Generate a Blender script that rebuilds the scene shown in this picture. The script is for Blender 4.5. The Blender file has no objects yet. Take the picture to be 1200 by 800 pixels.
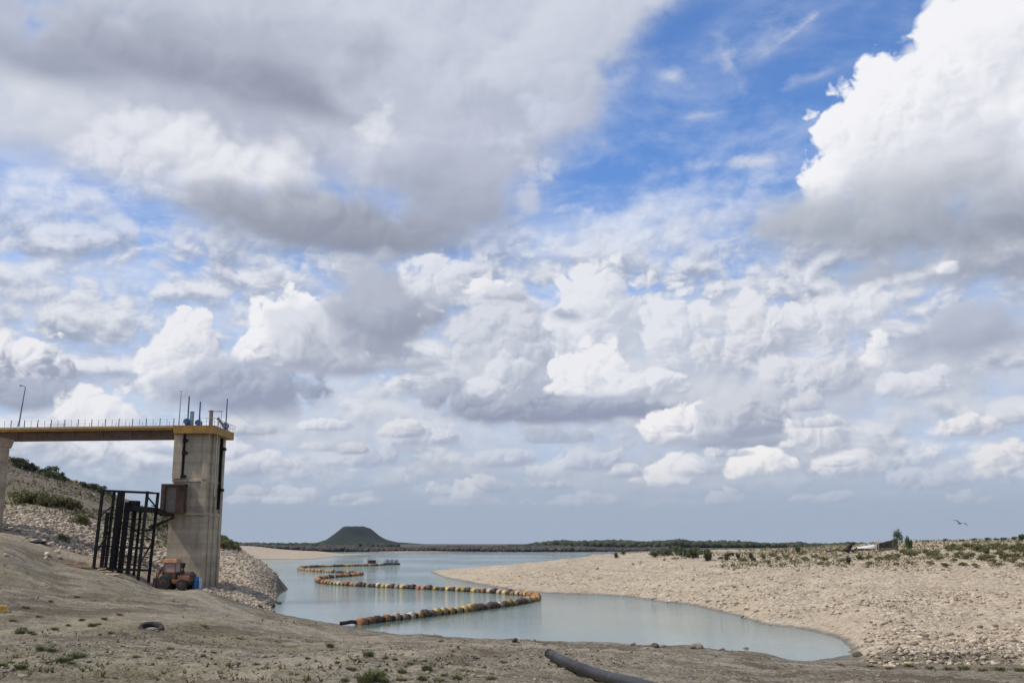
import bpy, bmesh, math, random
import numpy as np
from mathutils import Vector, Matrix

R = math.radians
scene = bpy.context.scene
COL = scene.collection

# ------------------------------------------------------------------ camera
F = 1200.0                       # focal length in photo pixels (photo is 1200 wide)
HOR = 636.5                      # horizon line of the photo
EYE = 7.2                        # eye height above the water
PITCH = math.atan((HOR - 400.0) / F)
cam_d = bpy.data.cameras.new('camera')
cam_d.sensor_width = 36.0
cam_d.lens = 36.0 * F / 1200.0
cam_d.clip_start = 0.1
cam_d.clip_end = 40000.0
cam = bpy.data.objects.new('camera', cam_d)
COL.objects.link(cam)
cam.location = (0, 0, EYE)
cam.rotation_euler = (math.pi / 2 + PITCH, 0, 0)
scene.camera = cam

SUN_EL, SUN_AZ = R(54), R(-104)   # azimuth measured from the view direction (+Y), negative = left


def ray(px, py):
    """world direction through a photo pixel, scaled so that its y component is 1"""
    x = (px - 600.0) / F
    y = (400.0 - py) / F
    c, s = math.cos(PITCH), math.sin(PITCH)
    d = Vector((x, c - y * s, s + y * c))
    return d / d.y


def at(px, py, Y):               # the point at depth Y behind a photo pixel
    d = ray(px, py)
    return Vector((d.x * Y, Y, EYE + d.z * Y))


def atz(px, py, z=0.0):          # the point at height z behind a photo pixel
    d = ray(px, py)
    Y = (z - EYE) / d.z
    return Vector((d.x * Y, Y, z))


def lin(c):
    return tuple(((v / 255.0) / 12.92 if v <= 10 else ((v / 255.0 + 0.055) / 1.055) ** 2.4) for v in c)


# ------------------------------------------------------------------ node helpers
class NT:
    def __init__(self, tree):
        self.t = tree

    def n(self, kind, **kw):
        node = self.t.nodes.new(kind)
        for k, v in kw.items():
            setattr(node, k, v)
        return node

    def put(self, sock, v):
        if v is None:
            return
        if isinstance(v, bpy.types.NodeSocket):
            self.t.links.new(v, sock)
        else:
            if sock.type == 'RGBA' and len(v) == 3:
                v = (*v, 1.0)
            sock.default_value = v

    def m(self, op, a, b=None, c=None, clamp=False):
        n = self.n('ShaderNodeMath', operation=op, use_clamp=clamp)
        for s, v in zip(n.inputs, (a, b, c)):
            self.put(s, v)
        return n.outputs[0]

    def vm(self, op, a, b=None, scale=None):
        n = self.n('ShaderNodeVectorMath', operation=op)
        self.put(n.inputs[0], a)
        if b is not None:
            self.put(n.inputs[1], b)
        if scale is not None:
            self.put(n.inputs['Scale'], scale)
        return n.outputs['Value'] if op in ('LENGTH', 'DOT_PRODUCT', 'DISTANCE') else n.outputs['Vector']

    def smooth(self, x, lo, hi, a=0.0, b=1.0):
        n = self.n('ShaderNodeMapRange', interpolation_type='SMOOTHSTEP')
        for s, v in zip(n.inputs, (x, lo, hi, a, b)):
            self.put(s, v)
        return n.outputs[0]

    def linr(self, x, lo, hi, a=0.0, b=1.0):
        n = self.n('ShaderNodeMapRange', clamp=True)
        for s, v in zip(n.inputs, (x, lo, hi, a, b)):
            self.put(s, v)
        return n.outputs[0]

    def mix(self, f, a, b, blend='MIX'):
        n = self.n('ShaderNodeMix', data_type='RGBA', blend_type=blend)
        self.put(n.inputs[0], f)
        self.put(n.inputs[6], a)
        self.put(n.inputs[7], b)
        return n.outputs[2]

    def noise(self, vec, scale, detail=4, rough=0.5, dist=0.0, dims='3D', lac=2.0):
        n = self.n('ShaderNodeTexNoise', noise_dimensions=dims)
        self.put(n.inputs['Vector'], vec)
        n.inputs['Scale'].default_value = scale
        n.inputs['Detail'].default_value = detail
        n.inputs['Roughness'].default_value = rough
        n.inputs['Lacunarity'].default_value = lac
        n.inputs['Distortion'].default_value = dist
        return n

    def voro(self, vec, scale, detail=0, rough=0.5, dims='3D', feature='F1', out='Distance', rand=1.0):
        n = self.n('ShaderNodeTexVoronoi', voronoi_dimensions=dims, feature=feature)
        self.put(n.inputs['Vector'], vec)
        n.inputs['Scale'].default_value = scale
        if 'Detail' in n.inputs:
            n.inputs['Detail'].default_value = detail
            n.inputs['Roughness'].default_value = rough
        n.inputs['Randomness'].default_value = rand
        return n.outputs[out]

    def comb(self, x, y, z=0.0):
        n = self.n('ShaderNodeCombineXYZ')
        for s, v in zip(n.inputs, (x, y, z)):
            self.put(s, v)
        return n.outputs[0]

    def sep(self, v):
        n = self.n('ShaderNodeSeparateXYZ')
        self.put(n.inputs[0], v)
        return n.outputs


# ------------------------------------------------------------------ sky: Nishita blue behind procedural clouds
world = bpy.data.worlds.new('World')
scene.world = world
world.use_nodes = True
BG = 0.1                         # background strength

# cloud body: an egg with a flat base and a billowing outline
cg = bpy.data.node_groups.new('cloud_body', 'ShaderNodeTree')
for nm, ty in (('Prev', 'NodeSocketColor'), ('U', 'NodeSocketFloat'), ('V', 'NodeSocketFloat'), ('Billow', 'NodeSocketFloat'),
               ('Fbm', 'NodeSocketFloat'), ('Relief', 'NodeSocketFloat'), ('CU', 'NodeSocketFloat'), ('CV', 'NodeSocketFloat'),
               ('iRU', 'NodeSocketFloat'), ('iRT', 'NodeSocketFloat'), ('iRB', 'NodeSocketFloat'), ('Cos', 'NodeSocketFloat'),
               ('Sin', 'NodeSocketFloat'), ('Soft', 'NodeSocketFloat'), ('AmpB', 'NodeSocketFloat'), ('AmpF', 'NodeSocketFloat'),
               ('Top', 'NodeSocketColor'), ('Base', 'NodeSocketColor'), ('Split', 'NodeSocketFloat'), ('Range', 'NodeSocketFloat'),
               ('Side', 'NodeSocketFloat'), ('Rel', 'NodeSocketFloat'), ('Alpha', 'NodeSocketFloat')):
    cg.interface.new_socket(nm, in_out='INPUT', socket_type=ty)
cg.interface.new_socket('Color', in_out='OUTPUT', socket_type='NodeSocketColor')
g = NT(cg)
gi = g.n('NodeGroupInput').outputs
seq = g.m('MULTIPLY', gi['Prev'], 1e-9)           # evaluates the clouds one after another (keeps the shader's stack small)
du0 = g.m('SUBTRACT', g.m('ADD', gi['U'], seq), gi['CU'])
dv0 = g.m('SUBTRACT', g.m('ADD', gi['V'], seq), gi['CV'])
du = g.m('ADD', g.m('MULTIPLY', du0, gi['Cos']), g.m('MULTIPLY', dv0, gi['Sin']))
dv = g.m('SUBTRACT', g.m('MULTIPLY', dv0, gi['Cos']), g.m('MULTIPLY', du0, gi['Sin']))
dun = g.m('MULTIPLY', du, gi['iRU'])
dvn = g.m('ADD', g.m('MULTIPLY', g.m('MAXIMUM', dv, 0.0), gi['iRT']), g.m('MULTIPLY', g.m('MINIMUM', dv, 0.0), gi['iRB']))
rr = g.m('SQRT', g.m('ADD', g.m('MULTIPLY', dun, dun), g.m('MULTIPLY', dvn, dvn)))
upw = g.linr(dvn, -0.9, 0.15, 0.35, 1.0)          # the base billows less than the top
h = g.m('ADD', g.m('SUBTRACT', 1.0, rr), g.m('MULTIPLY', g.m('ADD', g.m('MULTIPLY', gi['Billow'], gi['AmpB']), g.m('MULTIPLY', gi['Fbm'], gi['AmpF'])), upw))
soft_ = g.m('MULTIPLY', gi['Soft'], g.linr(dvn, -0.8, 0.1, 3.0, 1.0))   # crisp tops, soft bases
al = g.m('MULTIPLY', g.smooth(h, 0.0, soft_), gi['Alpha'])
t0 = g.m('ADD', dvn, g.m('MULTIPLY', dun, gi['Side']))
t1 = g.m('ADD', t0, g.m('MULTIPLY', gi['Relief'], gi['Rel']))
t2 = g.m('ADD', t1, g.m('MULTIPLY', gi['Fbm'], 0.55))
sh = g.smooth(t2, g.m('SUBTRACT', gi['Split'], gi['Range']), g.m('ADD', gi['Split'], gi['Range']))
go = g.n('NodeGroupOutput')
g.put(go.inputs[0], g.mix(al, gi['Prev'], g.mix(sh, gi['Base'], gi['Top'])))

w = NT(world.node_tree)
for nd in list(world.node_tree.nodes):
    world.node_tree.nodes.remove(nd)
tc = w.n('ShaderNodeTexCoord').outputs['Generated']
x, y, z = w.sep(w.vm('NORMALIZE', tc))
az = w.m('ARCTAN2', x, y)
el = w.m('ARCSINE', z)
U = w.m('MULTIPLY', az, F)
V = w.m('MULTIPLY', el, F)
P = w.comb(U, V)
sky = w.n('ShaderNodeTexSky', sky_type='NISHITA')
sky.sun_disc = False
sky.sun_elevation = SUN_EL
sky.sun_rotation = SUN_AZ
sky.air_density = 1.0
sky.dust_density = 1.2
sky.ozone_density = 2.0
col = sky.outputs[0]

# shared noises, in hundredths of a radian-pixel: big billows high up, small ones near the horizon
sx, sy = -0.88, 0.9
sl = math.hypot(sx, sy)
sx, sy = sx / sl, sy / sl


def billow(scale, amp, seed, step):
    """billow height (about -0.5..0.5), and the light its side towards the sun gets"""
    q = w.vm('ADD', w.vm('MULTIPLY', P, (1.0, 1.18, 1.0)), (seed * 91.7, seed * 37.3, 0))
    wn = w.noise(q, 1.0 / (scale * 1.6), 3, 0.55, dims='2D').outputs['Color']
    q = w.vm('ADD', q, w.vm('SCALE', w.vm('SUBTRACT', wn, (0.5, 0.5, 0.5)), scale=amp * scale))
    a = w.m('SUBTRACT', 0.52, w.voro(q, 1.0 / scale, 3, 0.42, '2D'))
    q2 = w.vm('ADD', q, (sx * step * scale, sy * step * scale, 0))
    b = w.m('SUBTRACT', 0.52, w.voro(q2, 1.0 / scale, 3, 0.42, '2D'))
    return a, w.m('SUBTRACT', a, b)


bA, rA = billow(70.0, 1.1, 1.0, 0.16)
bB, rB = billow(36.0, 1.1, 2.0, 0.16)
fA = w.m('SUBTRACT', w.noise(w.vm('MULTIPLY', P, (1.0, 1.5, 1.0)), 1 / 130.0, 7, 0.56, dims='2D').outputs[0], 0.5)
fB = w.m('SUBTRACT', w.noise(w.vm('MULTIPLY', w.vm('ADD', P, (500, 300, 0)), (1.0, 1.9, 1.0)), 1 / 55.0, 6, 0.55, dims='2D').outputs[0], 0.5)
fC = w.m('SUBTRACT', w.noise(w.vm('MULTIPLY', w.vm('ADD', P, (900, 100, 0)), (1.0, 1.25, 1.0)), 1 / 260.0, 6, 0.5, 0.6, dims='2D').outputs[0], 0.5)


def C(c):
    return tuple(v / BG for v in lin(c))


def pixang(px, py):
    d = ray(px, py).normalized()
    return math.atan2(d.x, d.y) * F, math.asin(d.z) * F


def veil(col, f, c):
    return w.mix(f, col, C(c))


def cloud(col, px, py, rx, rt, rb, top, base, rot=0, soft=0.25, ab=0.8, af=0.8, split=0.0, rng=0.6, side=-0.3, rel=1.2, alpha=1.0, big=True):
    """px,py: middle of the flat base line in photo pixels; rx half width; rt height above, rb depth below that line"""
    cu, cv = pixang(px, py)
    u1, _ = pixang(px + rx, py)
    u0, _ = pixang(px - rx, py)
    _, v1 = pixang(px, py - rt)
    _, v0 = pixang(px, py + rb)
    n = w.n('ShaderNodeGroup')
    n.node_tree = cg
    for k, v in (('Prev', col), ('U', U), ('V', V), ('Billow', bA if big else bB), ('Fbm', fA if big else fB), ('Relief', rA if big else rB),
                 ('CU', cu), ('CV', cv), ('iRU', 2.0 / (u1 - u0)), ('iRT', 1.0 / (v1 - cv)), ('iRB', 1.0 / (cv - v0)),
                 ('Cos', math.cos(R(rot))), ('Sin', math.sin(R(rot))), ('Soft', soft), ('AmpB', ab), ('AmpF', af), ('Top', C(top)),
                 ('Base', C(base)), ('Split', split), ('Range', rng), ('Side', side), ('Rel', rel), ('Alpha', alpha)):
        w.put(n.inputs[k], v)
    return n.outputs[0]

col = w.mix(1.0, col, (0.90, 1.26, 1.76), 'MULTIPLY')
# thin high cloud: streaks on a plane far overhead
inv = w.m('DIVIDE', 1.0, w.m('MAXIMUM', w.m('ADD', z, 0.03), 0.02))
PL = w.comb(w.m('MULTIPLY', x, inv), w.m('MULTIPLY', y, inv))
ci = w.noise(w.vm('MULTIPLY', PL, (1.0, 0.8, 1)), 2.4, 8, 0.64, 0.25, dims='2D').outputs[0]
hi_v = w.smooth(V, 180, 420)                     # how high up
cirr = w.smooth(ci, 0.36, 0.72)
col = veil(col, w.m('MULTIPLY', cirr, w.linr(V, 150, 560, 0.75, 0.24)), (226, 232, 246))
# brighter milky sky lower down
col = veil(col, w.smooth(V, 430, 140, 0.0, 0.72), (198, 208, 227))
# haze band at the horizon
col = veil(col, w.smooth(V, 150, 10, 0.0, 0.9), (162, 176, 197))

# far cumulus rows: many small clouds nobody could count, everywhere round the horizon
lowq = w.vm('MULTIPLY', P, (1.0, 2.1, 1.0))
ln = w.m('SUBTRACT', w.noise(w.vm('ADD', lowq, (77, 13, 0)), 1 / 95.0, 6, 0.52, 0.3, dims='2D').outputs[0], 0.5)
ln2 = w.m('SUBTRACT', w.noise(w.vm('ADD', lowq, (77, 35, 0)), 1 / 95.0, 4, 0.52, 0.3, dims='2D').outputs[0], 0.5)
lh = w.m('ADD', w.m('MULTIPLY', ln, 1.6), w.m('MULTIPLY', bB, 0.35))
lal = w.smooth(lh, -0.40, 0.06)
lsh = w.smooth(w.m('ADD', w.m('MULTIPLY', w.m('SUBTRACT', ln, ln2), 2.4), w.m('MULTIPLY', rB, 0.6)), -0.50, 0.50)
lcol = w.mix(lsh, C((158, 167, 187)), C((232, 233, 238)))
lmask = w.m('MULTIPLY', w.smooth(V, 40, 100), w.smooth(V, 420, 300))
col = w.mix(w.m('MULTIPLY', w.m('MULTIPLY', lal, lmask), 0.9), col, lcol)
# the rest of the dome, outside the picture: broken grey and white cloud
gn = w.m('ADD', fC, w.m('MULTIPLY', bA, 0.15))
gout = w.m('MAXIMUM', w.smooth(w.m('ABSOLUTE', U), 640, 900), w.smooth(V, 640, 760))
gcol = w.mix(w.smooth(w.m('ADD', w.m('MULTIPLY', fA, 1.4), w.m('MULTIPLY', rA, 0.6)), -0.3, 0.35), C((160, 166, 182)), C((228, 230, 236)))
col = w.mix(w.m('MULTIPLY', w.m('MULTIPLY', w.smooth(gn, -0.10, 0.08), gout), w.smooth(V, 60, 200)), col, gcol)

W0 = (244, 244, 248)
W1, W2, W3 = (236, 236, 241), (222, 225, 233), (206, 211, 224)
G1, G2, G3 = (186, 193, 209), (164, 171, 188), (148, 155, 173)


def cum(px, py, rx, rt, rb, top=None, base=None, soft=0.20, ab=0.46, af=0.46, split=0.08, rng=0.65, side=-0.45, rel=1.35, **k):
    """a sunlit cumulus: white towards the upper left, grey below"""
    global col
    col = cloud(col, px, py, rx, rt, rb, top or W1, base or G2, soft=soft, ab=ab, af=af, split=split, rng=rng, side=side, rel=rel, big=k.pop('big', False), **k)


def grey(px, py, rx, rt, rb, top=None, base=None, soft=0.6, ab=0.35, af=0.85, split=0.25, rng=0.75, side=-0.2, rel=0.7, **k):
    """a soft grey body or shaded base"""
    global col
    col = cloud(col, px, py, rx, rt, rb, top or G1, base or G3, soft=soft, ab=ab, af=af, split=split, rng=rng, side=side, rel=rel, big=k.pop('big', True), **k)


# pale broken cover behind everything low
grey(830, 470, 620, 150, 125, (214, 218, 227), (172, 180, 196), soft=0.7, ab=0.5, af=1.2, split=-0.1, rng=0.9, side=-0.2, rel=1.3, alpha=0.97)
grey(760, 560, 560, 70, 50, (190, 197, 209), (166, 176, 193), soft=0.9, ab=0.5, af=1.2, split=0.0, rng=0.9, rel=1.2, alpha=0.9)
grey(400, 520, 330, 90, 60, (208, 214, 225), (176, 185, 202), soft=0.9, ab=0.4, af=1.3, split=-0.1, rng=0.9, rel=1.2, alpha=0.88)
# --- wisps in the blue
def wisp(px, py, rx, rt, rot=0, alpha=0.55, af=2.2, c=W2):
    global col
    col = cloud(col, px, py, rx, rt, rt, c, W3, rot=rot, soft=1.2, ab=0.35, af=af, alpha=alpha, big=False)
wisp(788, 93, 24, 20, 0, 0.75, 1.5)
wisp(940, 32, 58, 11, 30, 0.6)
wisp(850, 72, 46, 26, -62, 0.5)
wisp(900, 60, 120, 40, 20, 0.35)
wisp(885, 192, 75, 24, 0, 0.75)
wisp(830, 136, 48, 10, 4, 0.55)
wisp(960, 90, 60, 20, 15, 0.4)
wisp(760, 215, 100, 18, 14, 0.18)
wisp(800, 275, 190, 85, 8, 0.85, 1.6, (220, 227, 242))
wisp(700, 290, 110, 50, 0, 0.7, 1.5, (222, 228, 241))
wisp(720, 110, 80, 40, 35, 0.3, 2.4)
# --- right big cumulus
cum(1175, 130, 135, 205, 150, W0, W3, soft=0.16, ab=0.36, af=0.36, split=-0.25, rng=0.8, side=-0.45, rel=1.2, big=True)
cum(1068, 150, 92, 116, 120, W0, W3, soft=0.15, ab=0.40, af=0.36, split=-0.25, rng=0.8, side=-0.4, rel=1.1)
cum(1010, 170, 70, 90, 90, W0, W3, soft=0.15, ab=0.40, af=0.36, split=-0.25, rng=0.8, side=-0.4, rel=1.1)
cum(972, 215, 40, 52, 60, W0, W3, soft=0.18, ab=0.45, af=0.4, split=-0.3, rng=0.8, side=-0.3, rel=1.0)
cum(1110, 110, 100, 90, 80, W0, (214, 217, 228), soft=0.45, ab=0.6, af=0.6, split=-0.1, rng=0.8, side=-0.5, rel=1.4, alpha=0.9)
cum(1180, 70, 70, 70, 80, (238, 239, 244), (210, 214, 225), soft=0.5, ab=0.6, af=0.6, split=0.0, rng=0.8, side=-0.5, rel=1.4, alpha=0.85)
cum(1050, 185, 100, 60, 56, (234, 235, 241), (200, 205, 217), soft=0.5, ab=0.6, af=0.7, split=-0.1, rng=0.9, side=-0.4, rel=1.3, alpha=0.9)
cum(1130, 210, 165, 95, 90, (220, 222, 231), (180, 187, 201), soft=0.6, ab=0.45, af=0.7, split=0.0, rng=0.9, side=-0.4, rel=1.2, alpha=0.95, big=True)
grey(1120, 225, 170, 60, 70, (206, 209, 218), (166, 172, 186), soft=0.9, ab=0.4, af=0.9, split=0.3, rng=0.9, alpha=0.85)
grey(1030, 272, 215, 76, 78, (194, 199, 210), (156, 163, 178), rot=-3, soft=0.6, ab=0.4, af=0.8, split=0.3, rng=0.8)
grey(1180, 272, 215, 92, 86, (176, 182, 195), (136, 143, 159), soft=0.8, ab=0.3, af=0.9, split=0.2, rng=0.8, rel=0.6, alpha=0.95)
grey(1165, 250, 80, 14, 12, (186, 192, 204), (172, 179, 193), soft=1.0, ab=0.4, af=1.4, alpha=0.5, big=False)
grey(1080, 325, 200, 40, 40, (184, 190, 203), (164, 171, 187), soft=0.9, ab=0.4, af=1.0, alpha=0.9)
grey(1190, 320, 110, 60, 50, (160, 167, 182), (142, 149, 165), soft=0.9, ab=0.3, af=0.9, alpha=0.85)
# --- upper left mass
grey(300, 120, 460, 240, 185, (204, 209, 223), (176, 182, 200), rot=4, soft=0.35, ab=0.25, af=0.5, split=0.1, rng=0.9)
grey(535, 110, 205, 260, 190, (206, 211, 225), (178, 185, 204), rot=14, soft=0.2, ab=0.3, af=0.7, split=0.0, rng=0.9, side=-0.4, rel=0.9)
grey(690, 42, 170, 80, 80, (208, 213, 226), (188, 195, 212), rot=24, soft=0.35, ab=0.35, af=1.1, split=0.0, rng=0.8)
grey(650, 150, 80, 66, 66, (206, 212, 228), (190, 198, 218), rot=35, soft=0.9, ab=0.5, af=1.9, alpha=0.8, big=False)
grey(625, 235, 34, 80, 70, (204, 210, 226), (188, 196, 215), soft=0.7, ab=0.6, af=1.5, alpha=0.85, big=False)
grey(60, 150, 200, 80, 90, (214, 218, 229), (190, 196, 212), soft=0.6, ab=0.35, af=0.9, split=0.0, rng=0.9, alpha=0.95)
cum(250, 200, 200, 85, 90, (233, 234, 241), (196, 201, 214), rot=-12, soft=0.55, ab=0.5, af=0.75, split=-0.15, rng=0.75, side=-0.1, rel=1.3, big=True)
cum(140, 190, 110, 60, 60, (226, 228, 237), (196, 202, 216), rot=-6, soft=0.6, ab=0.5, af=0.9, split=-0.1, rng=0.8, rel=1.2, alpha=0.9)
grey(120, 62, 240, 46, 60, (184, 190, 206), (162, 169, 187), rot=4, soft=0.8, ab=0.35, af=1.1, split=0.1, rel=0.9, alpha=0.9)
grey(250, 75, 300, 110, 80, (184, 190, 206), (156, 163, 181), rot=-3, soft=0.55, ab=0.35, af=1.0, split=0.1, rng=0.9, rel=0.9, alpha=0.9)
grey(60, 78, 170, 46, 46, (168, 174, 191), (152, 159, 177), soft=0.8, ab=0.3, af=1.1, alpha=0.9)
grey(245, 98, 340, 84, 52, (168, 174, 190), (147, 153, 171), rot=-5, soft=0.9, ab=0.35, af=1.1, rel=0.9, alpha=0.96)
grey(360, 118, 120, 40, 38, (158, 164, 181), (145, 151, 169), rot=-22, soft=0.8, ab=0.35, af=1.2, rel=0.8, alpha=0.9)
grey(300, 26, 200, 34, 30, (204, 209, 221), (180, 186, 202), rot=3, soft=0.9, ab=0.45, af=1.3, rel=1.1, alpha=0.85)
grey(420, 60, 95, 50, 50, (178, 184, 200), (160, 167, 185), soft=0.9, ab=0.4, af=1.2, rel=0.9, alpha=0.75)
grey(120, 14, 160, 24, 26, (194, 200, 213), (172, 179, 195), soft=0.9, ab=0.45, af=1.3, rel=1.1, alpha=0.8)
cum(448, 165, 40, 62, 50, (230, 232, 240), (202, 208, 221), rot=-8, soft=0.7, ab=0.5, af=0.9, split=-0.2, rng=0.8, side=-0.9, rel=0.9, alpha=0.85)
grey(375, 262, 225, 58, 60, (190, 195, 208), (148, 154, 171), rot=-2, soft=0.4, ab=0.35, af=0.75, split=0.4, rng=0.8, rel=0.9)
grey(530, 235, 108, 64, 70, (184, 190, 208), (158, 165, 184), rot=-18, soft=0.45, ab=0.35, af=0.85, split=0.25, rng=0.9, rel=0.9)
grey(415, 285, 205, 38, 38, (158, 164, 180), (142, 148, 165), rot=-3, soft=0.7, ab=0.35, af=1.0, split=0.3, rng=0.8, rel=0.8, alpha=0.92)
# --- left: broken thin cloud with blue
wisp(70, 235, 170, 60, 0, 0.8, 2.2, (230, 233, 245))
wisp(90, 330, 200, 50, 0, 0.7, 1.7, (222, 228, 243))
# --- left cumuli
cum(25, 440, 72, 66, 50, W1, (158, 167, 188), soft=0.15, split=0.25, rng=0.5, side=-0.25)
grey(40, 462, 85, 36, 36, (184, 191, 208), (156, 165, 186), soft=0.5, ab=0.5, big=False)
cum(112, 490, 56, 46, 24, W1, W3, soft=0.2, split=-0.1)
cum(200, 440, 46, 62, 50, W1, (192, 199, 215), soft=0.15, split=0.0, rng=0.7, side=-0.5)
cum(224, 420, 40, 72, 60, W1, (188, 195, 212), soft=0.13, split=0.0, rng=0.7, side=-0.5)
grey(290, 465, 118, 66, 40, (188, 195, 211), (152, 161, 183), soft=0.35, ab=0.55, af=0.5, split=0.4, rng=0.6, side=-0.4, rel=1.0, big=False)
cum(345, 412, 90, 76, 30, (240, 240, 245), (176, 182, 199), soft=0.13, ab=0.45, split=0.05, rng=0.6, side=-0.5)
cum(405, 418, 122, 82, 30, (220, 223, 232), (164, 171, 189), soft=0.18, ab=0.45, af=0.45, split=0.2, rng=0.65, side=-0.6, big=True)
grey(450, 380, 92, 96, 62, (182, 188, 203), (152, 159, 178), soft=0.4, ab=0.5, af=0.6, split=0.1, rng=0.7, side=-0.5, rel=1.0)
grey(470, 428, 76, 18, 12, (206, 211, 222), (172, 180, 197), soft=0.5, ab=0.5, af=0.8, big=False)
# --- middle clutter
cum(520, 330, 60, 44, 44, (224, 227, 236), (188, 195, 210), soft=0.3, ab=0.6, af=0.6, split=0.0, rng=0.7)
cum(600, 400, 110, 95, 60, (214, 218, 228), (174, 182, 199), soft=0.35, ab=0.65, af=0.6, split=-0.05, rng=0.7, rel=1.5)
cum(568, 338, 30, 24, 18, W1, W3, soft=0.22, ab=0.6, af=0.6, split=-0.1)
grey(604, 350, 38, 11, 10, G1, G2, soft=0.7, ab=0.9, af=1.5, alpha=0.9, big=False)
cum(705, 375, 78, 84, 70, (230, 232, 239), (194, 201, 216), rot=12, soft=0.2, ab=0.5, af=0.5, split=0.0, rng=0.7, side=-0.6)
cum(800, 400, 60, 72, 60, (226, 229, 237), (188, 196, 212), rot=8, soft=0.2, ab=0.5, af=0.5, split=0.0, rng=0.7, side=-0.6)
cum(880, 400, 100, 66, 55, (228, 229, 236), (178, 186, 202), soft=0.22, ab=0.6, af=0.5, split=0.0, rng=0.7, side=-0.4, rel=1.5)
grey(665, 371, 32, 15, 14, (178, 186, 204), (162, 170, 190), rot=-10, soft=0.8, ab=0.9, af=1.6, alpha=0.9, big=False)
grey(1140, 400, 175, 75, 66, (184, 191, 208), (160, 168, 188), soft=0.7, ab=0.4, af=0.9, rel=0.9, alpha=0.92)
cum(990, 370, 80, 40, 34, (228, 230, 237), (190, 197, 211), soft=0.3, ab=0.6, af=0.6, split=0.0)
cum(1070, 326, 70, 14, 12, (222, 224, 231), (194, 200, 213), rot=8, soft=0.7, ab=0.6, af=1.3, alpha=0.85)
cum(1112, 317, 26, 15, 11, W1, W3, soft=0.5, ab=0.7, af=1.2, alpha=0.9)
cum(1028, 432, 30, 50, 16, (236, 236, 240), (196, 202, 216), soft=0.2, ab=0.55, af=0.45, side=-0.5)
cum(1075, 455, 60, 32, 18, (224, 226, 234), (182, 189, 205), soft=0.25)
cum(950, 445, 85, 48, 40, (222, 224, 232), (172, 180, 198), soft=0.3, split=0.05)
grey(625, 480, 170, 56, 28, (180, 187, 203), (148, 156, 178), soft=0.28, ab=0.5, af=0.7, split=0.25, rng=0.6, rel=1.2, big=False)
cum(590, 452, 52, 42, 36, (222, 225, 233), (176, 183, 200), soft=0.25, side=-0.9, split=0.1)
cum(695, 455, 62, 60, 16, (236, 236, 241), (198, 204, 217), soft=0.13, ab=0.45, af=0.36, split=-0.1, rng=0.65)
cum(755, 458, 60, 36, 14, (230, 232, 238), (184, 191, 206), soft=0.18, split=0.0)
grey(715, 482, 135, 24, 20, G1, (148, 157, 180), soft=0.35, ab=0.45, af=0.7, split=0.45, rng=0.6, big=False)
cum(800, 508, 64, 44, 20, (240, 239, 241), (182, 189, 205), soft=0.16, split=0.0, rng=0.65)
cum(868, 505, 74, 48, 20, (206, 210, 220), (160, 168, 188), soft=0.2, split=0.25, side=-0.6)
grey(880, 520, 115, 20, 18, (180, 187, 202), (156, 165, 186), soft=0.5, ab=0.5, af=0.8, big=False)
cum(960, 520, 60, 40, 18, (230, 230, 234), (176, 184, 202), soft=0.22)
cum(1135, 502, 62, 20, 18, (232, 231, 235), (178, 185, 202), soft=0.25)
cum(1178, 548, 52, 40, 16, (230, 229, 232), (176, 184, 202), rot=14, soft=0.22)
cum(888, 552, 52, 36, 12, (242, 240, 240), (186, 193, 208), rot=6, soft=0.18, split=-0.1)
cum(790, 562, 54, 32, 14, (236, 235, 237), (182, 189, 206), soft=0.18, split=-0.05)
cum(1000, 552, 56, 32, 14, (226, 226, 231), (176, 184, 202), soft=0.25)
# --- low rows
for (px_, py_, rx_, rt_, tp) in ((700, 545, 60, 24, W3), (590, 540, 70, 22, W3), (500, 515, 55, 26, W2), (430, 540, 60, 26, W3), (345, 585, 52, 20, W2), (290, 588, 40, 14, W2), (282, 548, 46, 38, W2),
                                 (420, 590, 55, 16, W3), (560, 590, 70, 14, W3), (1080, 565, 60, 26, W3), (960, 585, 60, 14, W3), (690, 590, 60, 16, W3), (800, 592, 60, 12, G1), (640, 515, 60, 18, G1)):
    cum(px_, py_, rx_, rt_, rt_ * 0.5, tp, (168, 177, 198), soft=0.25, ab=0.65, af=0.7, alpha=0.9)
rk = random.Random(12)
for i_ in range(26):
    px_, py_ = rk.uniform(270, 1240), rk.uniform(470, 600)
    rx_ = rk.uniform(28, 60) * (1.15 - (py_ - 470) / 300)
    rt_ = rx_ * rk.uniform(0.3, 0.55)
    br_ = rk.uniform(-12, 8)
    col = cloud(col, px_, py_, rx_, rt_, rt_ * 0.45, tuple(v + br_ for v in (228, 229, 234)), tuple(v + br_ for v in (164, 173, 195)), soft=0.28, ab=0.75, af=0.7, split=0.1, rng=0.7, side=-0.45, rel=1.1,
                alpha=rk.uniform(0.55, 0.9), big=False)
# low haze over the farthest clouds
col = veil(col, w.smooth(V, 105, 12, 0.0, 0.85), (161, 174, 193))
bgn = w.n('ShaderNodeBackground')
bgn.inputs['Strength'].default_value = BG
w.put(bgn.inputs['Color'], col)
w.put(w.n('ShaderNodeOutputWorld').inputs['Surface'], bgn.outputs[0])
world.cycles.sampling_method = 'MANUAL'
world.cycles.sample_map_resolution = 512


# sun lamp
sd = bpy.data.lights.new('sun', 'SUN')
sd.energy = 3.2
sd.angle = R(1.5)
sd.color = (1.0, 0.93, 0.83)
so = bpy.data.objects.new('sun', sd)
COL.objects.link(so)
so.rotation_euler = (math.pi / 2 - SUN_EL, 0, math.pi - SUN_AZ) 
so.location = (-60, 40, 90)

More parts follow.
